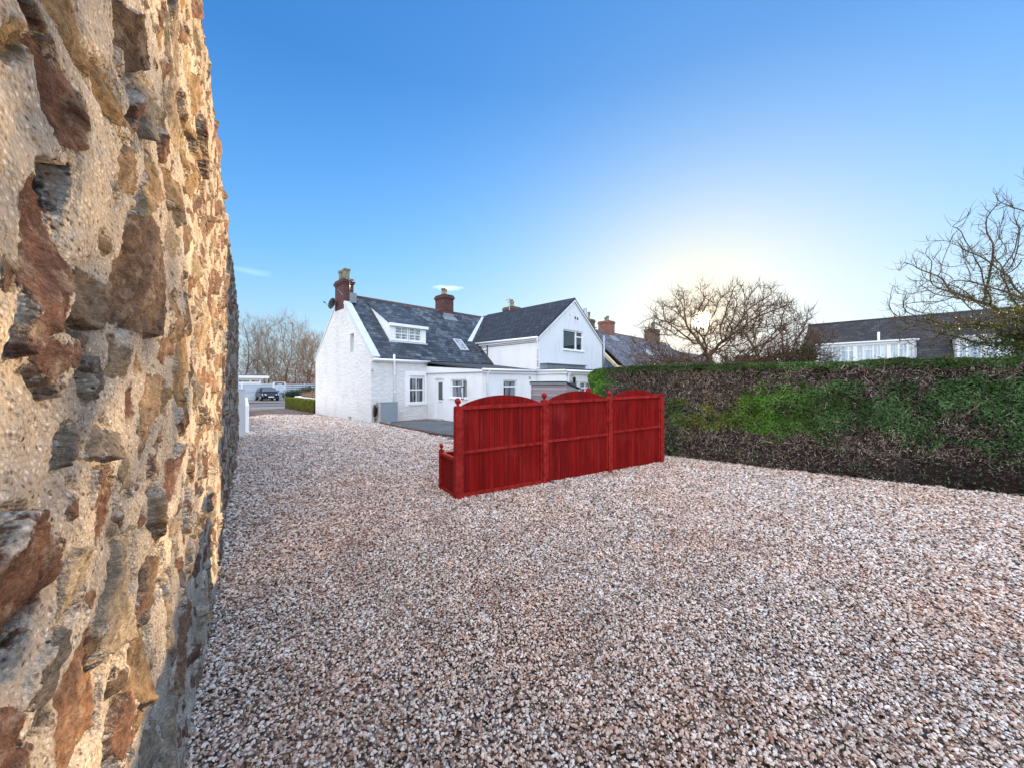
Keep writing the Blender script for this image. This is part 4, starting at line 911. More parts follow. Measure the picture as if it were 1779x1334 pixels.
def long_hedge():
    rng = np.random.RandomState(3)
    root = empty('tall_hedge', tuple(H0), 0, label='tall clipped hedge with green and bare brown patches along the right of the drive', cat='hedge')
    # woody core with real depth
    nr, nz = 150, 34; rr = np.linspace(.10, HL, nr); core = []
    prof_y = np.concatenate([np.zeros(nz), np.linspace(0, 1, 12)[1:], np.ones(nz-1)])
    V, F = [], []
    for i, r in enumerate(rr):
        zt = float(hedge_top(np.array([r]))[0])-.10
        zz = np.linspace(-.02, zt, nz)
        off = hedge_shape(np.full(nz, r), zz)
        ring = [H0*0+HD*r+HN*(o-.09)+np.array([0, 0, z]) for o, z in zip(off, zz)]
        ring += [HD*r-HN*(HT*k/11-.0)+np.array([0, 0, zt]) for k in range(1, 11)]
        ring += [HD*r-HN*(HT)+np.array([0, 0, z]) for z in zz[::-1]]
        V += ring; m_ = len(ring)
    I = np.arange(len(V)).reshape(nr, m_); F = np.stack([I[:-1, :-1], I[1:, :-1], I[1:, 1:], I[:-1, 1:]], -1).reshape(-1, 4)
    V = np.array(V); V = V+rng.normal(size=V.shape)*.012
    capf = MB(); 
    bulk('branches', V, F, plain('hedge_inner_wood', (.022, .015, .013), .95, .5, 12, .9, 40, .03), root)
    e = MB(); e.poly([tuple(V[k]) for k in range(m_)]); e.build('hedge_end', plain('hedge_inner_wood2', (.022, .015, .013), .95, .5, 12, .9, 40, .03), root)
    # foliage sprays and twigs
    n = 190000
    r = HL*rng.uniform(0, 1, n)**1.25-.02; z = rng.uniform(0, 1, n)*2.26
    z = z*(hedge_top(r)/2.26)
    dep = rng.exponential(.035, n); P = HD[None]*r[:, None]+HN[None]*(hedge_shape(r, z)+.02-dep)[:, None]; P[:, 2] = z
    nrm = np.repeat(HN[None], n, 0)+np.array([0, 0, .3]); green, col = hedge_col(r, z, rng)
    keep = ~((z < .5) & (rng.uniform(size=n) < .45)); 
    # thinner where bare so the dark inside shows
    keep &= green | (rng.uniform(size=n) < .62)
    g1 = keep & green; b1 = keep & ~green
    parts = []
    Vg, Fg, Cg = leaf_cloud(P[g1], nrm[g1], .026, .62, .75, col[g1], rng)
    # top surface and left end
    nt_ = 60000; rt = HL*rng.uniform(0, 1, nt_)**1.2; yt = rng.uniform(-.05, HT, nt_); zt = hedge_top(rt)-rng.exponential(.02, nt_)+.012+(rng.uniform(size=nt_) < .05)*rng.exponential(.03, nt_)
    zt -= .10*np.clip((.10-yt)/.15, 0, 1)
    Pt = HD[None]*rt[:, None]-HN[None]*(yt-.02)[:, None]; Pt[:, 2] = zt
    ct = np.array((.050, .085, .018))*rng.uniform(.5, 1.5, (nt_, 1))
    Vt, Ft, Ct = leaf_cloud(Pt, np.repeat(np.array([[0, 0, 1.]]), nt_, 0), .024, .6, .8, ct, rng)
    ne = 16000; ye = rng.uniform(0, HT, ne); ze = rng.uniform(0, 1, ne)*2.22; re = .04-.05*rng.exponential(.4, ne)*-1
    Pe = HD[None]*(re+.10*np.clip((ze-1.9)/.35, 0, 1)**2)[:, None]-HN[None]*ye[:, None]; Pe[:, 2] = ze
    ce = np.array((.06, .15, .02))*rng.uniform(.5, 1.5, (ne, 1)); Ve, Fe, Ce = leaf_cloud(Pe, np.repeat(-HD[None], ne, 0), .026, .6, .7, ce, rng)
    VV = np.concatenate([Vg, Vt, Ve]); FF = np.concatenate([Fg, Ft+len(Vg), Fe+len(Vg)+len(Vt)]); CC = np.concatenate([Cg, Ct, Ce])
    bulk('foliage', VV, FF, LEAF, root, col=CC)
    # bare twigs: thin slivers
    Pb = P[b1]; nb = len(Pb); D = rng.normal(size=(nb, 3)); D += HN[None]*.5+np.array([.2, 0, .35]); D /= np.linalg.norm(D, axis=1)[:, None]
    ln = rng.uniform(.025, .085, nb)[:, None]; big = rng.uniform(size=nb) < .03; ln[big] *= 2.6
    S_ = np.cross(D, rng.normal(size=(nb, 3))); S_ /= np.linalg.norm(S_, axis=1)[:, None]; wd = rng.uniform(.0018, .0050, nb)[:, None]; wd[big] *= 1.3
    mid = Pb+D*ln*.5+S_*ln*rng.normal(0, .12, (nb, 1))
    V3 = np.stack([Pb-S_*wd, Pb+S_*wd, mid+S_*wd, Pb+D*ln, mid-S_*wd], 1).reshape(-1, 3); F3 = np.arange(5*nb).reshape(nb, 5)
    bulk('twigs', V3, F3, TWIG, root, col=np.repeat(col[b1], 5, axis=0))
long_hedge()

# ================================================================== BARE TREES (space colonisation)
def grow(att, seed_pts, step, di, dk, maxit=160, up=.0, rng=None):
    nodes = [np.array(p, float) for p in seed_pts]; par = [-1]+list(range(len(seed_pts)-1))
    att = np.array(att, float); N = np.array(nodes)
    d2 = ((att[:, None]-N[None])**2).sum(-1); near = d2.argmin(1); nd = np.sqrt(d2.min(1)); alive = np.ones(len(att), bool)
    for it in range(maxit):
        act = alive & (nd < di)
        if not act.any():
            if it > 5: break
            act = alive
        ids = np.unique(near[act]); new = []; npar = []
        NA = np.array(nodes)
        for i in ids:
            a = att[act & (near == i)]; v = a-NA[i]; v /= np.maximum(np.linalg.norm(v, axis=1), 1e-6)[:, None]; s = v.sum(0)
            s = s/max(np.linalg.norm(s), 1e-6)+rng.normal(size=3)*.22+np.array([0, 0, up]); s /= np.linalg.norm(s)
            new.append(NA[i]+s*step); npar.append(i)
        base = len(nodes); nodes += new; par += npar; NN = np.array(new)
        d = np.sqrt(((att[:, None]-NN[None])**2).sum(-1)); m = d.min(1); am = d.argmin(1); upd = m < nd
        nd = np.where(upd, m, nd); near = np.where(upd, am+base, near); alive &= nd > dk
        if len(nodes) > 9000 or not alive.any(): break
    return np.array(nodes), np.array(par)
def tree_mesh(nodes, par, rtip, expo, sides, twigs, rng, rmax=None, twl=.25, twup=.5, twn=2, twr=None):
    n = len(nodes); cnt = np.zeros(n)
    kids = [[] for _ in range(n)]
    for i in range(n):
        if par[i] >= 0: kids[par[i]].append(i)
    w_ = np.zeros(n)
    for i in range(n-1, -1, -1):
        if not kids[i]: w_[i] = 1
        else: w_[i] = sum(w_[k] for k in kids[i])
    r = rtip*w_**(1/expo)
    if rmax: r = np.minimum(r, rmax)
    big, small = MB(), MB()
    start = [(0, None)]
    while start:
        i, p = start.pop(); pts = []; rs = []
        if p is not None: pts.append(nodes[p]); rs.append(min(r[p], r[i]*1.15))
        j = i
        while True:
            pts.append(nodes[j]); rs.append(r[j])
            if not kids[j]: break
            ks = sorted(kids[j], key=lambda k: -w_[k])
            for k in ks[1:]: start.append((k, j))
            j = ks[0]
        if len(pts) < 2: continue
        P = np.array(pts)
        if len(P) > 3: P[1:-1] = P[1:-1]*.5+(P[:-2]+P[2:])*.25
        # split big and fine
        rr_ = np.array(rs); lim = rtip*5.5; cut = int((rr_ > lim).sum())
        if cut > 1: big.tube(P[:cut+1], rs[:cut+1], sides+2, cap=False)
        st = max(0, cut-0) if cut > 1 else 0
        if len(P)-st >= 2:
            rs2 = list(rs[st:]); rs2[-1] *= .6; small.tube(P[st:], rs2, sides, cap=False)
    # twigs
    tip = [i for i in range(n) if r[i] < rtip*2.6]
    twr = twr or rtip*.62
    for i in tip:
        for k in range(rng.poisson(twn) if kids[i] else rng.poisson(twn)+1):
            d0 = nodes[i]-nodes[par[i]]; d0 = d0/max(np.linalg.norm(d0), 1e-6)
            d = d0*.5+rng.normal(size=3)*.6+np.array([0, 0, twup]); d /= np.linalg.norm(d); l = twl*rng.uniform(.4, 1.5)
            b = d+rng.normal(size=3)*.3+np.array([0, 0, .15]); b /= np.linalg.norm(b)
            small.tube([nodes[i], nodes[i]+d*l*.5, nodes[i]+d*l*.5+b*l*.5], [twr, twr*.8, twr*.35], 3, cap=False)
    return big, small, r
def crown_points(n, c, rad, rng, flat=.0, shell=.35):
    d = rng.normal(size=(n, 3)); d /= np.linalg.norm(d, axis=1)[:, None]; d[:, 2] = np.where(d[:, 2] < 0, d[:, 2]*(1-flat), d[:, 2])
    rr = rng.uniform(shell**3, 1, n)**(1/3.); return np.array(c)+d*rr[:, None]*np.array(rad)
rng = np.random.RandomState(5)
# the spreading fruit tree in front of the sun
tr = empty('bare_fruit_tree', (8.75, 16.2, 0), 0, label='wide spreading bare tree behind the hedge with the low sun in its branches', cat='tree')
att = crown_points(2100, (.1, 0, 2.9), (3.9, 3.3, 3.45), rng, flat=.8, shell=.25)
att = att[att[:, 2] > 1.6]; gapd = (att[:, 0]+.64+.5*0)**2+(att[:, 2]-4.5)**2; att = att[gapd > .36**2]
att = att[~((np.abs(att[:, 0]-.1) < 1.0) & (att[:, 2] < 2.8) & (np.abs(att[:, 1]) < 1.2))]
seed = [(0, 0, -.1), (.0, 0, .5), (.0, 0, 1.0), (-.02, 0, 1.5), (-.08, .05, 2.0), (-.12, .05, 2.5), (-.16, .05, 2.9)]
nodes, par = grow(att, seed, .15, 2.0, .24, rng=rng, up=-.03, maxit=220)
# a second heavy limb leaning right
seed2 = [(.05, 0, .9), (.25, .0, 1.35), (.6, -.05, 1.85), (1.0, -.1, 2.25), (1.45, -.1, 2.65), (1.9, -.1, 2.85), (2.4, -.1, 2.95)]
att2 = crown_points(750, (2.0, 0, 3.0), (3.0, 2.6, 2.5), rng, flat=.6)
n2, p2 = grow(att2[att2[:, 0] > .6], seed2, .15, 2.0, .24, rng=rng, maxit=220)
for (nn_, pp_, rm) in ((nodes, par, .17), (n2, p2, .13)):
    b_, s_, r_ = tree_mesh(nn_, pp_, .0105, 2.42, 4, True, rng, rmax=rm, twl=.38, twup=.35, twn=3.0, twr=.007)
    b_.build('trunk', BARK, tr) if rm == .17 else b_.build('limb', BARK, tr)
    s_.build('crown', BARK, tr)
# right-hand tree with ivy
tr2 = empty('ivy_clad_tree', (17.0, 11.2, 0), 0, label='bare tree with ivy on its limbs beyond the hedge at the right edge', cat='tree')
att = crown_points(2500, (0, 0, 4.3), (4.8, 3.8, 3.9), rng, flat=.35)
att = att[(att[:, 2] > 2.9+.0*att[:, 0])]
seed = [(0, 0, -.1)]+[(.03*k, .02*k, .5*k) for k in range(1, 8)]
nodes, par = grow(att, seed, .19, 2.4, .30, rng=rng, up=-.02, maxit=220)
b_, s_, r_ = tree_mesh(nodes, par, .0095, 2.25, 4, True, rng, rmax=.20, twl=.34, twup=.6, twn=1.4, twr=.0062)
b_.build('trunk', BARK2, tr2); s_.build('crown', BARK2, tr2)
sel = np.where((r_ > .024))[0]; P = []
for i in sel:
    if nodes[i][2] < 7.2 and rng.rand() < .95:
        k = int(26+r_[i]*700); P.append(nodes[i]+rng.normal(size=(k, 3))*.075*(1+3.5*r_[i]))
low = rng.normal(size=(30000, 3))*np.array([.50, .6, .48])+np.array([-1.55, -.3, 3.2]); P.append(low[(fbm(low[:, 0]*1.6, low[:, 2]*1.6, 3, 5) > -.05)])
P = np.concatenate(P); N_ = rng.normal(size=P.shape); colr = np.array((.035, .055, .012))*rng.uniform(.5, 1.7, (len(P), 1)); yl = rng.uniform(size=len(P)) < .25; colr[yl] = np.array((.20, .18, .03))
Vv, Ff, Cc = leaf_cloud(P, N_, .036, .8, .8, colr, rng); plabel(bulk('ivy', Vv, Ff, LEAF, tr2, col=Cc), 'dark green ivy clumps')
# dark evergreen beside the dark-roofed house
ev = empty('evergreen_shrub', (10.75, 14.4, 0), 0, label='dark olive evergreen bush beside the bare fruit tree above the hedge', cat='shrub')
Pc = []
for k in range(46):
    c_ = np.array([rng.normal(0, .42), rng.normal(0, .45), rng.uniform(.6, 3.15)]); c_[:2] *= 1.15-.2*c_[2]/3.6; Pc.append(c_+rng.normal(size=(260, 3))*np.array([.20, .20, .20]))
P = np.concatenate(Pc); colr = np.array((.030, .040, .012))*rng.uniform(.5, 1.6, (len(P), 1)); Vv, Ff, Cc = leaf_cloud(P, rng.normal(size=P.shape), .045, .6, .8, colr, rng); bulk('crown', Vv, Ff, LEAF, ev, col=Cc)
c = MB()
for k in range(5): c.tube([(0, 0, 0), (rng.normal(0, .15), rng.normal(0, .15), 1.5), (rng.normal(0, .4), rng.normal(0, .3), 2.9)], [.07, .05, .02], 6)
c.build('trunk', BARK, ev)

# ================================================================== DARK-ROOFED HOUSE (right)
hD = empty('dark_roofed_house', P1, HRZ, label='long house with dark brown tiled roof and two white glazed dormers', cat='house')
c = MB(); SD0, SDR = 28.0, 31.4; tD0, tD1 = -12.44, -26.5
def rsD(s0, z0, s1, z1, m_):
    P = [(s0, tD0, z0), (s0, tD1, z0), (s1, tD1, z1), (s1, tD0, z1)]; n = (Vector(P[1])-Vector(P[0])).cross(Vector(P[3])-Vector(P[0])).normalized(); n = n if n.z > 0 else -n; m_.slab(P, n*.1)
r_ = MB(); rsD(27.3, 2.88, SDR, 6.5, r_); rsD(35.5, 2.88, SDR, 6.5, r_); rfD = r_.build('roof', SL_D, hD)
rd = MB(); rd.tube([(SDR, tD0, 6.58), (SDR, tD1, 6.58)], .1, 8); rd.build('ridge_tiles', SL_D, rfD)
c = MB(); c.slab([(27.6, tD0-.15, 0), (27.6, tD0-.15, 3.05), (SDR, tD0-.15, 6.4), (35.2, tD0-.15, 3.05), (35.2, tD0-.15, 0)], (0, -.2, 0)); c.box(27.6, 27.75, tD1, tD0-.2, 0, 3.0); c.build('wall', WS, hD)
c = MB(); c.tube([(29.4, -16.6, 4.6), (29.4, -16.6, 5.45)], .07, 8); c.build('vent_pipe', GUT, rfD)
def dormD(t0, t1, glazing):
    z0, z1 = 2.9, 4.60; s_ = 27.45
    d = MB(); holed(d, rect(t1, t0, z0, z1), [rect(t1+.12, t0-.12, 3.05, 4.45)], lambda a, z: (s_, a, z), .1, (1, 0, 0))
    d.box(s_, s_+1.95, t0-.1, t0, 3.0, z1); d.box(s_, s_+1.95, t1, t1+.1, 3.0, z1)
    o = d.build('dormer', UPVC, hD)
    f = MB(); f.box(s_-.14, s_+2.0, t1-.12, t0+.12, z1, z1+.09); f.build('flat_roof', GUT, o)
    f = MB(); f.box(s_+.101, s_+.14, t1+.1, t0-.1, 3.0, 4.5)
    window('window', sidew(s_), t1+.12, t0-.12, 3.05, 4.45, bars_v=tuple((t0-x, None, None, w_) for x, w_ in glazing), bars_h=tuple((4.1, t0-b, t0-a, .05) for a, b in ((.2, .6), (1.55, 1.95), (2.6, 3.0), (4.1, 4.5)) if t0-b > t1), glass=GLD, parent=o)
dormD(-13.35, -18.35, ((.55, .07), (.9, .05), (1.35, .04), (1.75, .08), (2.1, .22), (2.5, .06), (3.0, .09), (3.35, .06), (3.75, .2), (4.2, .09), (4.6, .09)))
dormD(-19.95, -22.1, ((.45, .05), (1.0, .06), (1.6, .06)))

# ================================================================== TERRACE BEYOND THE WING
hC = empty('terraced_house', L(22.4, 0), HRZ, label='grey slated terraced house with red brick chimney beyond the white wing', cat='house')
r_ = MB(); LC = 19.6; roof_slab(r_, .9, LC, -.25, 3.35, 3.8, 7.1); roof_slab(r_, 0, LC, 7.9, 3.35, 3.8, 7.1); roC = r_.build('roof', SL_C, hC)
rd = MB(); rd.tube([(.5, 3.8, 7.2), (LC, 3.8, 7.2)], .1, 8); rd.build('ridge_tiles', plain('red_ridge', (.22, .10, .07), .85, .3), roC)
c = MB(); c.slab([(.3, 0, 0), (.3, 0, 3.3), (.3, 3.8, 7.0), (.3, 7.6, 3.3), (.3, 7.6, 0)], (.3, 0, 0)); c.build('gable_wall', CREAM, hC)
c = MB(); c.box(.6, LC, 0, .2, 0, 3.45); c.box(LC-.3, LC, .2, 7.6, 0, 3.3); c.build('wall', CREAM, hC)
chimney(4.3, 5.4, 3.2, 4.5, 6.4, 8.35, hC, BRK_C, spots=((4.6, 3.55), (4.95, 3.8), (5.2, 4.15)), ph=.5)
c = MB(); c.slab([(4.2, 2.6, 6.12), (5.5, 2.6, 6.12), (5.5, 3.3, 6.8), (4.2, 3.3, 6.8)], (0, -.04, .06)); c.build('lead_flashing', LEAD, roC)
chimney(15.2, 16.6, 3.2, 4.6, 6.4, 8.6, hC, BRK_D, spots=((15.5, 3.5), (15.9, 3.8), (16.3, 4.1)), ph=.9)
for (a, b) in ((9.7, 10.5), (12.8, 13.6)): skylight(a, b, 1.35, 2.15, roC, ze=3.35, k=(7.1-3.35)/4.05, tb=-.25)
hE = empty('far_terrace_end', L(42.2, 0), HRZ, label='lower far end of the terrace with grey roof seen through the tree branches', cat='house')
r_ = MB(); roof_slab(r_, 0, 16, -.3, 3.0, 3.8, 6.3); roof_slab(r_, 0, 16, 7.9, 3.0, 3.8, 6.3); r_.build('roof', SL_C, hE)
c = MB(); c.box(.1, 15.9, 0, 7.6, 0, 3.1); c.slab([(.1, 0, 3.1), (.1, 3.8, 6.2), (.1, 7.6, 3.1)], (.2, 0, 0)); c.slab([(15.7, 0, 3.1), (15.7, 3.8, 6.2), (15.7, 7.6, 3.1)], (.2, 0, 0)); c.build('wall', CREAM, hE)
hF = empty('distant_bungalow', (24.5, 34.5, 0), R(20), label='low distant house with a squat brick chimney seen under the fruit tree', cat='house')
c = MB(); c.box(-.2, 7, 0, 5, 0, 2.4); c.build('wall', CREAM, hF)
c = MB(); c.slab([(-.4, -.3, 2.3), (-.4, 5.3, 2.3), (-.4, 2.5, 3.6)], (7.6, 0, 0)); c.build('roof', SL_C, hF)
chimney(-1.9, -.6, 1.8, 2.8, 0.0, 4.5, hF, BRK_D, spots=(), corb=.08)
# birds on the terrace ridge
def bird_mesh():
    c = MB(); c.tube([(-.17, 0, .10), (-.10, 0, .11), (0, 0, .125), (.08, 0, .16), (.12, 0, .21), (.15, 0, .225), (.19, 0, .22)], [.012, .035, .062, .05, .034, .03, .006], 8)
    c.tube([(0, .02, .09), (0, .02, 0)], .008, 4); c.tube([(0, -.02, .09), (0, -.02, 0)], .008, 4); return c
bm = bird_mesh(); b0 = bm.build('bird', plain('bird_grey', (.25, .23, .22), .8, .2)); lab = ['first grey bird from the left perched on the terrace ridge', 'second grey bird from the left perched on the terrace ridge', 'third grey bird from the left perched on the terrace ridge', 'bird perched on the terrace ridge nearest the red brick chimney']
for k, s_ in enumerate((23.3, 24.0, 25.0, 25.9)):
    b = b0 if k == 0 else b0.copy()
    if k: COL.objects.link(b)
    b.location = L(s_, 3.8, 7.29); b.rotation_euler = (0, 0, k*1.3); b.scale = (1.25,)*3; tag(b, lab[k], 'bird', 'birds perched on the terrace ridge')

# ================================================================== FAR END OF THE DRIVE
gp_ = empty('white_gatepost', (-9.36, 12.95, 0), math.atan2(WD.y, WD.x), label='plain white square post at the far end of the stone wall', cat='post')
c = MB(); c.box(-.11, .11, -.11, .11, -.03, 1.60); c.build('shaft', WHTV if False else UPVC, gp_, bevel=.01)
c = MB(); c.slab([(-.125, -.125, 1.60), (.125, -.125, 1.60), (.125, .125, 1.60), (-.125, .125, 1.60)], (0, 0, .035)); c.build('cap', UPVC, gp_, bevel=.008)
lw = empty('low_boundary_wall', (-9.95, 13.9, 0), math.atan2(10.4, -7.45), label='low cream rendered wall running from the white post to the road', cat='wall')
c = MB(); pr = [(0, 1.0), (6, 1.02), (9.5, 1.0), (11, .98), (12.0, .92), (12.6, .78), (12.8, .6)]
c.slab([(0, -.15, -.05), (12.8, -.15, -.05)]+[(x, -.15, z) for x, z in pr[::-1]], (0, .3, 0)); c.build('render', WS, lw)
# small clipped hedge and its white wall
bh = empty('low_box_hedge', (-16.8, 27.7, 0), math.atan2(22.9-27.7, -12.1+16.8), label='low olive green clipped hedge beside the corner of the white house', cat='hedge')
rng = np.random.RandomState(9); Ln = 6.6
n = 26000; r = rng.uniform(0, Ln, n); z = rng.uniform(0.02, .80, n); d = rng.exponential(.02, n); P = np.stack([r, -.0+d+.03*fbm(r*2, z*2, 2, 3), z], 1)
P2 = np.stack([rng.uniform(0, Ln, 14000), rng.uniform(0, .55, 14000), .81-rng.exponential(.015, 14000)], 1); P3 = np.stack([rng.exponential(.02, 4000), rng.uniform(0, .55, 4000), rng.uniform(0, .8, 4000)], 1)
P = np.concatenate([P, P2, P3]); colr = np.array((.15, .17, .018))*rng.uniform(.45, 1.5, (len(P), 1)); brn = (P[:, 2] < .25) & (rng.uniform(size=len(P)) < .5); colr[brn] = np.array((.14, .09, .04))
Vv, Ff, Cc = leaf_cloud(P, np.tile(np.array([[0, -1, .3]]), (len(P), 1)), .035, .6, .8, colr, rng); bulk('foliage', Vv, Ff, LEAF, bh, col=Cc)
c = MB(); c.box(.05, Ln, .06, .5, 0, .76); c.build('branches', plain('box_hedge_wood', (.03, .03, .012), .95, .4), bh)
bw2 = MB(); bw2.slab([(-.28, .62, -.05), (Ln+.3, .62, -.05), (Ln+.3, .62, .80), (1.2, .62, .86), (.9, .62, .92), (.2, .62, .90), (-.1, .62, .82), (-.28, .62, .7)], (0, .2, 0)); o = bw2.build('white_garden_wall', WS); o.location = bh.location; o.rotation_euler = bh.rotation_euler
tag(o, 'low white wall edging the back of the small olive hedge', 'wall')
c = MB()
for k in range(4): c.slab([(k*.28, 0, 0), (k*.28+.25, .02, 0), (k*.28+.23, .2, 0), (k*.28+.02, .18, 0)], (0, 0, .13))
o = c.build('stone_border', EDGE, bevel=.02); o.location = (-12.5, 22.3, 0); o.rotation_euler = (0, 0, -.8); tag(o, 'short row of brown edging stones at the foot of the white gable', 'stones')
# boarded fence, gate, garage
G0 = Vector((-27.6, 43.3, 0)); FRZ = HRZ
fe = empty('white_board_fence', G0, FRZ, label='white horizontal board fence behind the dark car, left of the gate', cat='fence')
c = MB(); c.box(-14, 0, 0, .05, .05, 1.78); c.build('boards', WHTB, fe)
c = MB(); c.box(-14, 0, -.04, .09, 1.78, 1.84); c.build('rail', UPVC, fe)
for x in np.arange(-12, .1, 3.0):
    c = MB(); c.box(x-.08, x+.06, -.06, .0, 0, 2.0); c.build('post', UPVC, fe)
fe2 = empty('white_slat_fence', G0+U*1.25, FRZ, label='weathered white slatted fence behind the bushes, right of the gate', cat='fence')
c = MB()
for k in range(7): c.box(.05, 9, 0, .04, .1+k*.25, .1+k*.25+.19)
c.build('slats', WHTB, fe2)
for x in np.arange(.0, 9.2, 2.0):
    c = MB(); c.box(x, x+.1, -.04, .06, 0, 1.9); c.build('post', WHTB, fe2)
ga = empty('white_garden_gate', G0, FRZ, label='pale arched timber gate in a square frame beside the car', cat='gate')
c = MB(); prof = [(x, 1.62+.22*(1-((x-.62)/.50)**2)) for x in np.linspace(.14, 1.10, 13)]; c.slab([(.14, -.03, .08), (1.10, -.03, .08)]+[(x, -.03, z) for x, z in prof[::-1]], (0, .05, 0)); c.build('boards', WHTV, ga)
for x in (.04, 1.12):
    c = MB(); c.box(x, x+.09, -.06, .08, 0, 1.98); c.build('post', UPVC, ga)
c = MB(); c.box(.04, 1.21, -.05, .07, 1.98, 2.04); c.build('lintel', UPVC, ga); c = MB(); c.box(.2, .28, -.06, -.03, .95, 1.02); c.build('latch', BLACK, ga)
gg = empty('flat_roofed_garage', G0+V*1.6, FRZ, label='white flat-roofed garage with high small windows behind the board fence', cat='garage')
c = MB(); holed(c, rect(-14, -.9, 0, 2.42), [rect(a, a+1.1, 2.02, 2.26) for a in (-6.4, -4.75, -3.1, -1.9-.2)][:3]+[rect(-1.9, -1.05, 2.02, 2.26)], lambda a, z: (a, 0, z), .1, (0, 1, 0)); c.box(-14, -.9, .11, 6, 0, 2.42); c.build('wall', WS, gg)
c = MB(); c.box(-14.4, -.2, -.5, 6.3, 2.45, 2.75); c.build('fascia', UPVC, gg); c = MB(); c.box(-14.4, -.2, -.5, 6.3, 2.752, 2.80); c.build('roof', FELT, gg)
for a in (-6.4, -4.75, -3.1): window('window', front(0), a, a+1.1, 2.02, 2.26, glass=GLC, parent=gg, fw=.04, depth=.06)
window('window', front(0), -1.9, -1.05, 2.02, 2.26, glass=GLC, parent=gg, fw=.04, depth=.06)

# ---- car
CARP = plain('black_car_paint', (.004, .005, .010), .22, .2, 2, .0, spec=.35)
car = empty('parked_car', (-25.75, 40.0, 0), HRZ-R(90), label='black hatchback parked nose out in front of the white fence', cat='car')
# car local: +x forward (nose)
secs = [  # x, half width low, zlow, half width belt, zbelt, half width top, ztop
 (-3.55, .62, .42, .70, .62, .60, .80), (-3.45, .74, .28, .80, .78, .62, 1.12), (-3.2, .78, .24, .83, .88, .60, 1.36), (-2.6, .80, .20, .84, .92, .60, 1.45), (-1.8, .80, .20, .84, .90, .60, 1.46),
 (-1.25, .80, .20, .84, .89, .60, 1.38), (-.98, .80, .20, .84, .88, .66, 1.15), (-.72, .80, .20, .83, .87, .74, .96), (-.35, .78, .22, .81, .76, .70, .86), (-.10, .72, .24, .77, .60, .62, .70), (0.0, .60, .28, .66, .46, .50, .54)]
V, F = [], []
for (x, hl, zl, hb, zb, ht, zt) in secs:
    V += [(x, -hl, zl), (x, -hb*1.0, (zl+zb)/2), (x, -hb*.985, zb), (x, -ht, zt-.03), (x, -ht*.8, zt), (x, ht*.8, zt), (x, ht, zt-.03), (x, hb*.985, zb), (x, hb, (zl+zb)/2), (x, hl, zl)]
k_ = 10
for i in range(len(secs)-1):
    for j in range(k_): F.append((i*k_+j, i*k_+(j+1) % k_, (i+1)*k_+(j+1) % k_, (i+1)*k_+j))
F.append(tuple(range(k_))); F.append(tuple((len(secs)-1)*k_+j for j in range(k_))[::-1])
c = MB(); c.add(V, F, True); body = c.build('body', CARP, car); ss = body.modifiers.new('s', 'SUBSURF'); ss.levels = ss.render_levels = 2
c = MB(); c.poly([(-.74, -.66, .985), (-.74, .66, .985), (-1.27, .54, 1.385), (-1.27, -.54, 1.385)]); c.build('windscreen', m_glass('car_glass', (.015, .03, .05)), car)
for sgn in (-1, 1):
    c = MB(); P = [(-1.05, sgn*.812, .94), (-3.1, sgn*.815, .94), (-2.9, sgn*.655, 1.34), (-1.55, sgn*.655, 1.36)]; c.poly(P if sgn > 0 else P[::-1]); c.build('side_window', GL, car)
    c = MB(); c.tube([(-1.15, sgn*.82, .98), (-1.15, sgn*.98, 1.0)], [.05, .085], 8); c.build('mirror', BLACK, car)
    c = MB(); vsx = [(-.10, sgn*.42, .70), (-.05, sgn*.44, .56), (-.16, sgn*.76, .58), (-.34, sgn*.78, .74)]; c.slab(vsx, (.02, 0, .02)); plabel(c.build('headlight', plain('headlamp_lens', (.75, .78, .8), .1, .05), car), 'clear oval headlight')
    for x in (-.78, -3.0):
        w1 = MB(); w1.tube([(x, sgn*.66, .30), (x, sgn*.85, .30)], .305, 18); wh = w1.build('wheel', BLACK, car)
        w1 = MB(); w1.tube([(x, sgn*.80, .30), (x, sgn*.865, .30)], .19, 14); w1.build('rim', METAL, wh)
c = MB(); c.slab([(.015, -.30, .50), (.015, .30, .50), (.01, .30, .58), (.01, -.30, .58)], (.01, 0, 0)); c.build('grille', BLACK, car)
c = MB(); c.box(.02, .04, -.26, .26, .38, .49); c.build('number_plate', UPVC, car)

# ---- shrubs and woodland behind
def bush(name, loc, rad, h, col, n, label, size=.06, lumps=20, seed=1, asp=.6, cat='bush', stem=True, col2=None):
    rg = np.random.RandomState(seed); o = empty(name, loc, 0, label=label, cat=cat); Pp = []
    for k in range(lumps):
        c_ = np.array([rg.uniform(-1, 1)*rad[0], rg.uniform(-1, 1)*rad[1], 0]); q = 1-min(1, (c_[0]/rad[0])**2*.8+(c_[1]/rad[1])**2*.5); c_[2] = h*rg.uniform(.1, .85)*(.4+.6*q)
        Pp.append(c_+rg.normal(size=(n//lumps, 3))*np.array([rad[0]*.24, rad[1]*.24, h*.12]))
    P = np.concatenate(Pp); P = P[P[:, 2] > 0]; cc = np.array(col)*rg.uniform(.5, 1.6, (len(P), 1))
    if col2 is not None: k = rg.uniform(size=len(P)) < .4; cc[k] = np.array(col2)*rg.uniform(.6, 1.3, (k.sum(), 1))
    Vv, Ff, Cc = leaf_cloud(P, rg.normal(size=P.shape), size, asp, .7, cc, rg); bulk('foliage', Vv, Ff, LEAF, o, col=Cc)
    c = MB()
    for k in range(5): c.tube([(0, 0, 0), (rg.normal(0, rad[0]*.2), 0, h*.4), (rg.normal(0, rad[0]*.4), rg.normal(0, rad[1]*.3), h*.75)], [.05, .04, .015], 5)
    c.build('stems', BARK, o); return o
bush('laurel_bush', (-22.9, 41.0, 0), (1.6, 1.0), 1.75, (.015, .045, .018), 9000, 'dark green rounded bush between the white gate and the small hedge', .07, 26, 2)
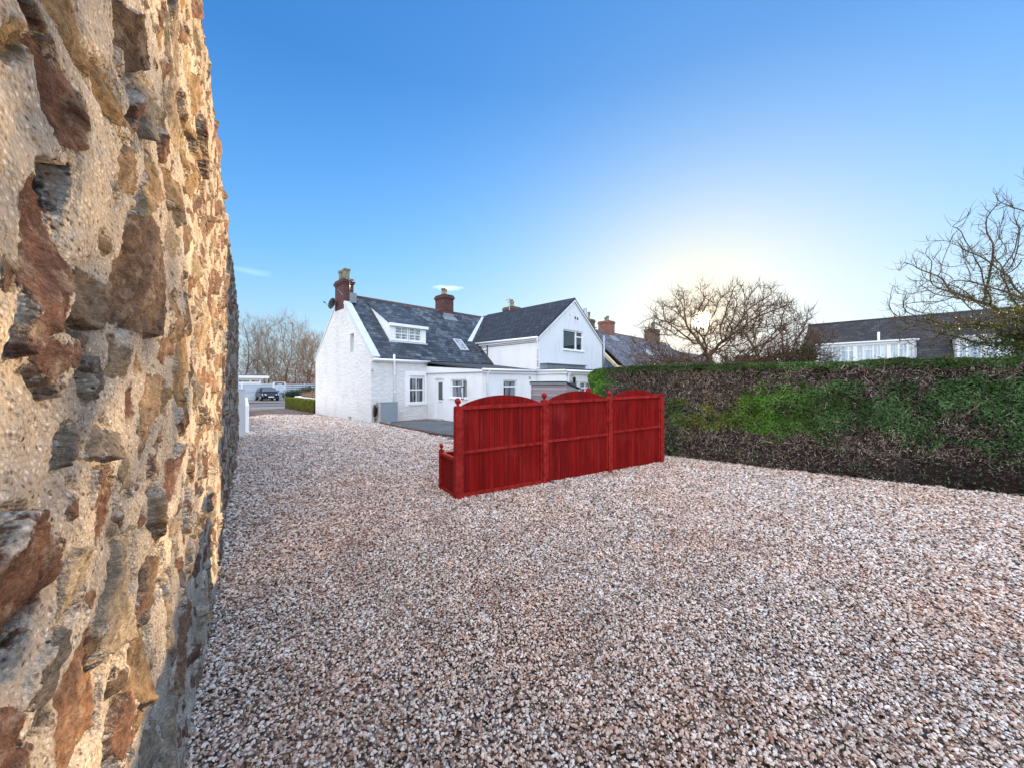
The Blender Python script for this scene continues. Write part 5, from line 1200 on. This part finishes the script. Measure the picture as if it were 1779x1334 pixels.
bush('pampas_clump', (-18.2, 34.5, 0), (.9, .7), 1.6, (.30, .22, .14), 7000, 'dry straw-coloured grassy clump above the small olive hedge', .09, 18, 3, .12, 'plant', col2=(.42, .33, .25))
bush('white_flowering_shrub', (-16.9, 32.8, 0), (.35, .35), 1.7, (.5, .5, .5), 900, 'narrow pale shrub against the edge of the white gable', .06, 8, 4, .4)
bush('red_brown_shrub', (-28.5, 50.0, 0), (2.8, 1.2), 4.6, (.15, .06, .03), 14000, 'rusty brown shrub rising behind the garage roof end', .09, 24, 5, .4, col2=(.20, .10, .05))
bush('dark_holly_bush', (-22.6, 48.5, 0), (1.9, 1.2), 5.0, (.02, .03, .018), 14000, 'dark evergreen bush standing in the bare wood', .09, 24, 6)
bush('thorn_scrub', (-35.0, 53, 0), (5.0, 1.5), 7.0, (.16, .12, .06), 26000, 'olive brown scrub behind the flat garage roof', .10, 34, 8, .3, col2=(.10, .085, .05))
bush('bramble_scrub', (-18.8, 47, 0), (3.2, 1.5), 7.0, (.13, .10, .06), 24000, 'tangled brown scrub in the wood nearest the white gable', .10, 30, 9, .25, col2=(.09, .07, .045))
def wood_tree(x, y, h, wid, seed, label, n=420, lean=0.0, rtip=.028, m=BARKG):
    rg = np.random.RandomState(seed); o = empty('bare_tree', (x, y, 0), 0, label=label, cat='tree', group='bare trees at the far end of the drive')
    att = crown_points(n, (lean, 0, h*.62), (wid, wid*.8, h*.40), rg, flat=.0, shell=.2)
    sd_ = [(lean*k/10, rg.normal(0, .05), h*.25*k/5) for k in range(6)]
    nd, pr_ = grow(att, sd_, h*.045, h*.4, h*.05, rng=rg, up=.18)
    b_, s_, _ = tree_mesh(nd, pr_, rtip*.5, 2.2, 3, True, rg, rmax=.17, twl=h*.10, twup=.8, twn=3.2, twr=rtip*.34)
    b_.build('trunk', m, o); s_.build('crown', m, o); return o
ORD = ['leftmost bare tree, beside the edge of the stone wall', 'second bare tree from the left, slender above the garage', 'third bare tree from the left above the garage roof', 'largest round-headed bare tree in the middle of the wood',
       'leaning bare tree right of the large round-headed one', 'bare tree nearest the white gable wall', 'low bare tree behind the gate', 'tall thin bare tree half hidden behind the large one', 'bare tree behind the dark evergreen bush']
for k, (px, Yd, ytop, wid, ln_) in enumerate(((428, 52, 548, 2.6, -.3), (446, 56, 560, 1.8, .2), (466, 54, 556, 2.6, .0), (497, 54, 547, 4.0, .0), (528, 52, 580, 2.6, .8), (548, 50, 577, 2.4, .2), (482, 48, 590, 2.0, -.6), (511, 58, 556, 2.2, .3), (538, 57, 585, 2.4, .0))):
    h = 1.8+(667-ytop)/650*Yd; wood_tree((px-889.5)/650*Yd, Yd, h*1.0, wid*1.15, 40+k, ORD[k], n=560 if k == 3 else 300, lean=ln_)
